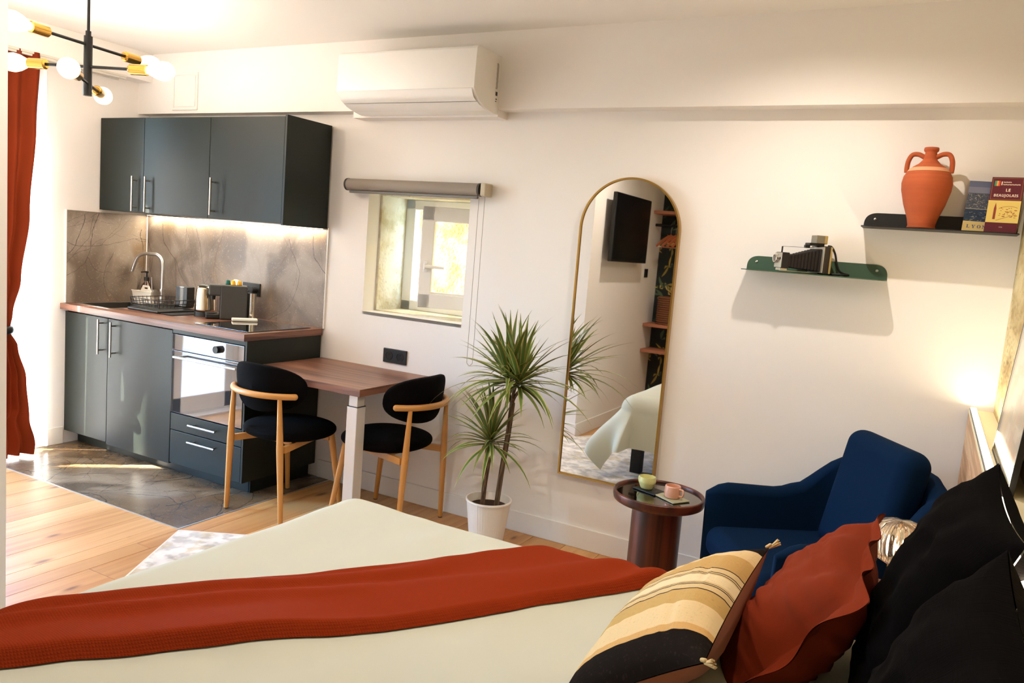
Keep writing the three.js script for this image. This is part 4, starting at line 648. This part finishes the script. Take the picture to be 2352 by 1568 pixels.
function duvetAt(s, t) { // parameter plane (metres along the cloth) to the draped surface
  const { x0, z0, z1, top, r } = BED, ix = x0 + r, iz0 = z0 + r, iz1 = z1 - r, dx = Math.max(ix - s, 0), dz = t < iz0 ? t - iz0 : t > iz1 ? t - iz1 : 0, d = Math.hypot(dx, dz);
  const cx = Math.max(s, ix), cz = clamp(t, iz0, iz1); let y = top + 0.006 * noise3(s * 5, t * 5, 1.5) + 0.004 * noise3(s * 14, t * 9, 3.5) + 0.012 * noise3(s * 1.6, t * 1.6, 7.2) + 0.007 * (0.5 - Math.abs(noise3(s * 3 + t * 2, t * 7 - s * 4, 9.3))) * sstep(3.7, 4.2, s) * sstep(1.7, 2.2, t);
  if (d < 1e-6) return [cx, y, cz];
  const nx = -dx / d, nz = dz / d, q = r * Math.PI / 2; let hz, drop;
  if (d < q) { const a = d / r; hz = r * Math.sin(a); drop = r * (1 - Math.cos(a)); }
  else { const e = d - q; drop = r + e * 0.97; const along = dx > 0 && dz !== 0 ? Math.atan2(dz, dx) * 1.1 + s * 0 : (dx > 0 ? t : s); const corner = dx > 0 && dz !== 0 ? 1 : 0; const k = corner ? 7 : 11; hz = r + e * 0.06 * (1 - corner) + (0.03 + corner * 0.13) * Math.sin(Math.min(1, e / 0.5) * 2.5) + (0.025 + corner * 0.05) * sstep(0, 0.3, e) * Math.sin(along * k + 0.8 * Math.sin(along * 3.1)) * (0.6 + e); }
  return [cx + nx * hz, y - drop, cz + nz * hz];
}
{
  const b = thing('bed', 'double bed with a black slatted frame under the duvet', 'bed');
  const fm = std({ color: '#120f0e', roughness: 0.6 });
  put('frame', [rbx(3.2, 3.25, 0.2, 0.31, 1.56, 2.94, 0.004, 1), rbx(3.2, 5.1, 0.2, 0.31, 1.56, 1.61, 0.004, 1), rbx(3.2, 5.1, 0.2, 0.31, 2.89, 2.94, 0.004, 1), rbx(5.05, 5.1, 0.2, 0.31, 1.56, 2.94, 0.004, 1)], fm, b);
  for (let k = 0; k < 9; k++) put('slat', rbx(3.3 + k * 0.2, 3.39 + k * 0.2, 0.285, 0.3, 1.6, 2.9, 0.002, 1), fm, b);
  for (const [x, z] of [[3.24, 1.63], [3.24, 2.87], [5.02, 1.63], [5.02, 2.87]]) put('leg', rbox(0.075, 0.2, 0.075, 0.004, x, 0.112, z, 1), fm, b);
  put('mattress', rbx(3.19, 5.1, 0.31, 0.555, 1.52, 2.98, 0.04, 3), std({ color: '#e8e4da', roughness: 0.9 }), b);
  const dcol = phy({ specularIntensity: 0.2, color: '#c9cbbc', roughness: 0.9, side: THREE.DoubleSide });
  const ov = 0.44; const du = put('duvet', grid(170, 190, (u, v) => duvetAt(lerp(BED.x0 - ov + 0.12, BED.x1, u), lerp(BED.z0 - ov + 0.12, BED.z1 + ov - 0.12, v)), (u, v) => [u * 2.3, v * 2.4]), dcol); tag(du, 'sage green duvet spread over the bed', 'duvet');
  // rust throw lying slantwise across the duvet
  const up = [[2.78, 3.12], [3.129, 2.682], [3.456, 2.247], [3.685, 1.91], [3.926, 1.558], [4.04, 1.40], [4.14, 1.24]], lo = [[3.10, 3.22], [3.404, 2.831], [3.587, 2.618], [3.801, 2.385], [3.989, 2.134], [4.186, 1.796], [4.37, 1.55], [4.52, 1.24]];
  const cu = new THREE.SplineCurve(up.map((p) => new THREE.Vector2(...p))), cl = new THREE.SplineCurve(lo.map((p) => new THREE.Vector2(...p)));
  const waf = dataTex(64, 64, (u, v, i, j) => { const a = Math.abs(((i % 8) - 3.5) / 3.5), c = Math.abs(((j % 8) - 3.5) / 3.5), n = 60 + 190 * Math.max(a, c) ** 2; return [n, n, n]; }, false, 14, 14);
  const th = put('throw_blanket', grid(200, 64, (u, v) => {
    const a = cu.getPointAt(u), c = cl.getPointAt(u), s = lerp(a.x, c.x, v), t = lerp(a.y, c.y, v), p = duvetAt(s, t), p1 = duvetAt(s + 0.004, t), p2 = duvetAt(s, t + 0.004);
    const n = V(p2[0] - p[0], p2[1] - p[1], p2[2] - p[2]).cross(V(p1[0] - p[0], p1[1] - p[1], p1[2] - p[2])).normalize(), e = Math.min(v, 1 - v);
    const fold = 0.006 * Math.sin(v * 15 + Math.sin(u * 7) * 1.2 + noise3(u * 6, v * 2, 2) * 3) * sstep(0.02, 0.12, e), off = 0.004 + lerp(0.016, 0.03, v) * Math.pow(sstep(0, 0.09, e), 0.6) + fold;
    return [p[0] + n.x * off, p[1] + n.y * off, p[2] + n.z * off];
  }, (u, v) => [u * 3.4, v * 0.66]), phy({ specularIntensity: 0.15, color: '#8a2f10', roughness: 0.95, bumpMap: waf, bumpScale: 0.0009, side: THREE.DoubleSide })); tag(th, 'rust red waffle throw lying across the bed', 'blanket');
}
// pillows: closed cloth cushions with drawn-in sides
function pillowGeo(w, h, t, opt = {}) {
  const { ears = 0.06, wr = 0.006, sd = 1, flange = 0, p = 2.4 } = opt, n = 64;
  const side = (sg) => grid(n, n, (u, v) => {
    const a = u * 2 - 1, b = v * 2 - 1, f = (1 - ears * (1 - Math.abs(b) ** 2) * Math.abs(a) ** 3), k = (1 - ears * (1 - Math.abs(a) ** 2) * Math.abs(b) ** 3), fl = flange ? 1 - flange : 1, ca = clamp(Math.abs(a) / fl, 0, 1), cb = clamp(Math.abs(b) / fl, 0, 1);
    const prof = Math.pow(Math.max(0, 1 - ca ** p), 0.55) * Math.pow(Math.max(0, 1 - cb ** p), 0.55), edge = Math.min(1 - Math.abs(a), 1 - Math.abs(b)), wrk = (noise3(a * 3.5 + sd * 9, b * 1.3, sd) * 1.2 + noise3(a * 2, b * 8 + sd * 3, sd + 2.5) * 0.8 + (1 - 2 * Math.abs(noise3(a * 2.2 + b * 1.5, b * 9 - a * 3 + sd, sd + 4.5))) * 0.7) * wr * sstep(0, 0.3, edge);
    const wave = flange ? 0.012 * Math.sin(a * 9 + b * 7 + sd) * sstep(1 - flange, 1, Math.max(Math.abs(a), Math.abs(b))) : 0;
    return [a * w / 2 * f, b * h / 2 * k, sg * (t / 2 * prof + wrk + 0.0012) + wave];
  }, (u, v) => [u, v]);
  const F = side(1), B = side(-1); B.setIndex(Array.from(B.index.array).reduce((o, x, i, L) => { if (i % 3 === 0) o.push(L[i], L[i + 2], L[i + 1]); return o; }, [])); B.computeVertexNormals(); return [F, B];
}
function pose(o, bottom, top, zc, roll = 0, yaw = 0) { // bottom and top: [x, y] of the pillow's lower and upper edges
  const ey = V(top[0] - bottom[0], top[1] - bottom[1], 0).normalize(), ex = V(0, 0, 1), ez = ex.clone().cross(ey); const m = new THREE.Matrix4().makeBasis(ex, ey, ez); o.quaternion.setFromRotationMatrix(m);
  if (yaw) o.quaternion.premultiply(new THREE.Quaternion().setFromAxisAngle(V(0, 1, 0), yaw)); if (roll) o.quaternion.multiply(new THREE.Quaternion().setFromAxisAngle(V(0, 0, 1), roll));
  o.position.set((bottom[0] + top[0]) / 2, (bottom[1] + top[1]) / 2, zc);
}
{
  const linen = dataTex(128, 128, (u, v, i, j) => { const n = 120 + (vn(u * 64, v * 4, 64, 4, 251) + vn(u * 4, v * 64, 4, 64, 261) - 1) * 90; return [n, n, n]; }, false, 6, 6);
  const bp = thing('black_pillow', 'large black pillow behind the rust pillow', 'pillow'); const bm = phy({ specularIntensity: 0.08, color: '#050303', roughness: 1, bumpMap: linen, bumpScale: 0.001 });
  let [f, k] = pillowGeo(0.68, 0.58, 0.22, { ears: 0.08, wr: 0.008, sd: 3 }); const bg = merge([f, k]); put('case', bg, bm, bp); pose(bp, [4.96, 0.58], [5.135, 1.08], 1.82, 0, 0);
  const bq = thing('black_pillow', 'large black pillow nearest the viewer, at the picture corner', 'pillow'); put('case', bg, bm, bq); pose(bq, [4.955, 0.58], [5.11, 1.08], 2.53, 0.03, 0);
  const rp = thing('rust_pillow', 'rust red flanged pillow between the black and striped pillows', 'pillow'); const rm = phy({ specularIntensity: 0.2, color: '#7a2b11', roughness: 0.9 });
  [f, k] = pillowGeo(0.66, 0.48, 0.2, { ears: 0.05, wr: 0.012, sd: 8, flange: 0.13, p: 2.2 }); put('case', [f, k], rm, rp); pose(rp, [4.63, 0.515], [4.905, 0.885], 1.69, 0, 0);
  const sp = thing('striped_cushion', 'cream and tan striped cushion with tassels on the bed', 'cushion');
  const st = canvasTex(1024, 256, (g, w, h) => { // stripes run along v; u crosses them
    const bands = [[0, 0.13, '#1d1714'], [0.13, 0.165, '#cfa469'], [0.165, 0.30, '#dfc596'], [0.30, 0.40, '#c2a064'], [0.40, 0.62, '#d2b888'], [0.62, 0.78, '#bf9a60'], [0.78, 0.9, '#d8bc8c'], [0.9, 1, '#1d1714']];
    for (const [a, b, c] of bands) { g.fillStyle = c; g.fillRect(a * w, 0, (b - a) * w + 1, h); } g.fillStyle = '#e2cfa6'; g.fillRect(0.475 * w, 0, 0.07 * w, h);
    for (const [a, b] of [[0.40, 0.007], [0.445, 0.006], [0.458, 0.004], [0.555, 0.005], [0.57, 0.006], [0.615, 0.007]]) { g.fillStyle = '#3a2a28'; g.fillRect(a * w, 0, b * w, h); }
    for (let q = 0; q < 2600; q++) { g.fillStyle = rnd() > 0.5 ? 'rgba(255,244,220,0.05)' : 'rgba(60,40,20,0.05)'; g.fillRect(rnd() * w, rnd() * h, rr(2, 10), rr(1, 3)); }
  });
  [f, k] = pillowGeo(0.72, 0.37, 0.17, { ears: 0.07, wr: 0.003, sd: 14 }); const uvx = f.attributes.uv; for (let i = 0; i < uvx.count; i++) uvx.setX(i, 1 - uvx.getX(i));
  put('front', f, phy({ specularIntensity: 0.12, map: st, roughness: 0.95, bumpMap: linen, bumpScale: 0.0008 }), sp); put('back', k, std({ color: '#8e5236', roughness: 0.95 }), sp);
  for (const [x, y] of [[-0.358, 0.183], [0.358, 0.183], [-0.358, -0.183], [0.358, -0.183]]) { const t = []; for (let q = 0; q < 7; q++) { const a = q / 7 * 6.28; t.push(rod(V(x * 1.01, y * 1.02, 0), V(x * 1.07 + Math.cos(a) * 0.008, y * 1.16, Math.sin(a) * 0.008), 0.0028, 0.0022, 6)); } for (let q = 0; q < 5; q++) t.push(at(new THREE.SphereGeometry(0.0045, 8, 6), x * (1.0 + q * 0.006), y * (1.0 + q * 0.012), 0.006)); put('tassel', t, std({ color: '#d3b683', roughness: 0.9 }), sp); }
  pose(sp, [4.37, 0.565], [4.64, 0.76], 1.88, 0, 0.02);
}
{ // bedside table and lamp on the far side of the bed
  const n = thing('nightstand', 'small dark nightstand hidden behind the pillows', 'nightstand', [4.95, 0, 1.19]);
  put('top', rbox(0.3, 0.02, 0.3, 0.004, 0, 0.585, 0), M.walnut, n); for (const [x, z] of [[-1, -1], [1, -1], [-1, 1], [1, 1]]) put('leg', rod(V(x * 0.13, 0, z * 0.13), V(x * 0.13, 0.575, z * 0.13), 0.01), M.blackMetal, n);
  const l = thing('bedside_lamp', 'ribbed glass mushroom lamp glowing behind the pillows', 'lamp', [4.955, 0.595, 1.17]); l.scale.setScalar(1.06);
  put('base', [cyl(0.055, 0.055, 0.012, 0, 0.006, 0, 32), cyl(0.02, 0.02, 0.08, 0, 0.05, 0, 20)], M.blackMetal, l); put('collar', cyl(0.024, 0.024, 0.02, 0, 0.095, 0, 24), M.brass, l);
  const dome = (s, ribs = true) => { const g = lathe([[0.03, 0.1], [0.055, 0.112], [0.068, 0.14], [0.072, 0.17], [0.066, 0.195], [0.05, 0.212], [0.028, 0.22], [0.001, 0.222]].map(([r, y]) => [r * s, y]), 120), q = g.attributes.position; for (let i = 0; i < q.count; i++) { const a = Math.atan2(q.getZ(i), q.getX(i)), k = ribs ? 1 + 0.05 * Math.cos(a * 20) : 1; q.setX(i, q.getX(i) * k); q.setZ(i, q.getZ(i) * k); } g.computeVertexNormals(); return g; };
  const inner = dome(0.86, false); inner.translate(0, -0.006, 0); { const ix = inner.index.array; for (let i = 0; i < ix.length; i += 3) { const t = ix[i]; ix[i] = ix[i + 1]; ix[i + 1] = t; } inner.computeVertexNormals(); }
  put('shade', [dome(1), inner], phy({ color: '#fff6ea', transmission: 1, thickness: 0.01, roughness: 0.03, ior: 1.5 }), l);
  put('bulb', new THREE.SphereGeometry(0.022, 20, 14).translate(0, 0.145, 0), std({ color: '#ffffff', emissive: '#ffe2b0', emissiveIntensity: 10 }), l);
  const L = new THREE.PointLight('#ffd9a0', 0.2); L.position.set(0, 0.145, 0); L.castShadow = true; l.add(L);
}

// ------------------------------------------------------------------ what the arched mirror shows: television, switch, wardrobe
{
  const t = thing('television', 'black flat television on the wall, seen in the mirror', 'television', [2.535, 1.766, 2.955]); t.rotation.z = 0.0;
  const tl = new THREE.Group();
  put('cabinet', rbox(0.035, 0.575, 0.88, 0.006, 0, 0, 0), M.black, t);
  put('screen', box(0.002, 0.55, 0.86, 0.0185, 0.006, 0), phy({ color: '#05070a', roughness: 0.28, anisotropy: 0.95, anisotropyRotation: Math.PI / 2, specularIntensity: 1 }), t);
  put('wall_mount', [rbox(0.016, 0.3, 0.3, 0.003, -0.071, -0.02, 0), rbox(0.04, 0.06, 0.06, 0.004, -0.045, -0.02, 0), rbox(0.012, 0.36, 0.4, 0.003, -0.022, -0.02, 0)], M.blackMetal, t);
  const s = thing('light_switch', 'black light switch below the television, seen in the mirror', 'switch', [XP, 1.385, 3.70]); put('plate', rbox(0.01, 0.084, 0.084, 0.003, 0.005, 0, 0), M.black, s); put('rocker', rbox(0.006, 0.05, 0.05, 0.002, 0.011, 0, 0), M.blackMetal, s);
  const wood = std({ color: '#a8694a', roughness: 0.6 });
  for (const [y, l] of [[1.985, 'top wooden shelf of the wardrobe, seen in the mirror'], [0.885, 'middle wooden shelf of the wardrobe, seen in the mirror'], [0.63, 'lowest wooden shelf of the wardrobe, seen in the mirror']]) { const m = put('wardrobe_shelf', rbx(2.457, 3.6, y - 0.02, y + 0.01, 3.76, ZF - 0.007, 0.002, 1), wood); tag(m, l, 'shelf', 'wardrobe shelves'); }
  tag(put('clothes_rail', [rod(V(2.456, 1.86, 3.86), V(3.6, 1.86, 3.86), 0.014)], M.blackMetal), 'black clothes rail across the open wardrobe', 'rail');
  const hm = std({ color: '#b5623a', roughness: 0.55 });
  for (let k = 0; k < 6; k++) { const x = 2.62 + k * 0.05, h = thing('clothes_hanger', 'wooden clothes hanger on the wardrobe rail', 'hanger', [x, 1.86, 3.86], 0.35, 'wooden hangers on the rail');
    put('hook', tube([[0, -0.09, 0], [0, -0.03, 0], [0, 0.0, 0.016], [0, 0.016, 0.004], [0, 0.016, -0.004], [0, 0.005, -0.016]], 0.0018, 24, 6), M.steel, h);
    const s2 = new THREE.Shape(); s2.moveTo(-0.21, -0.2); s2.quadraticCurveTo(-0.1, -0.11, 0, -0.085); s2.quadraticCurveTo(0.1, -0.11, 0.21, -0.2); s2.lineTo(0.2, -0.215); s2.quadraticCurveTo(0.1, -0.14, 0, -0.115); s2.quadraticCurveTo(-0.1, -0.14, -0.2, -0.215); s2.closePath(); const g = ext(s2, 0.012); g.rotateY(Math.PI / 2); g.translate(-0.006, 0, 0); put('shoulder', g, hm, h); put('trouser_bar', rod(V(0, -0.21, -0.2), V(0, -0.21, 0.2), 0.005), k ? hm : M.trim, h); }
  const bt = thing('wicker_basket', 'brown wicker basket on the middle wardrobe shelf', 'basket', [2.66, 0.896, 3.9]); const wm = std({ color: '#7a4a2c', roughness: 0.9 });
  const w = []; for (let k = 0; k < 13; k++) { const y = 0.01 + k * 0.021; w.push(tube(Array.from({ length: 24 }, (_, i) => { const a = i / 24 * 6.283, q = 1 + 0.03 * Math.cos(i * Math.PI + k * Math.PI); return [Math.cos(a) * 0.105 * q, y, Math.sin(a) * 0.105 * q]; }), 0.0105, 72, 6, true)); } put('weave', w, wm, bt); put('bottom', cyl(0.11, 0.11, 0.01, 0, 0.006, 0, 24), wm, bt);
}

renderer.render(scene, camera);
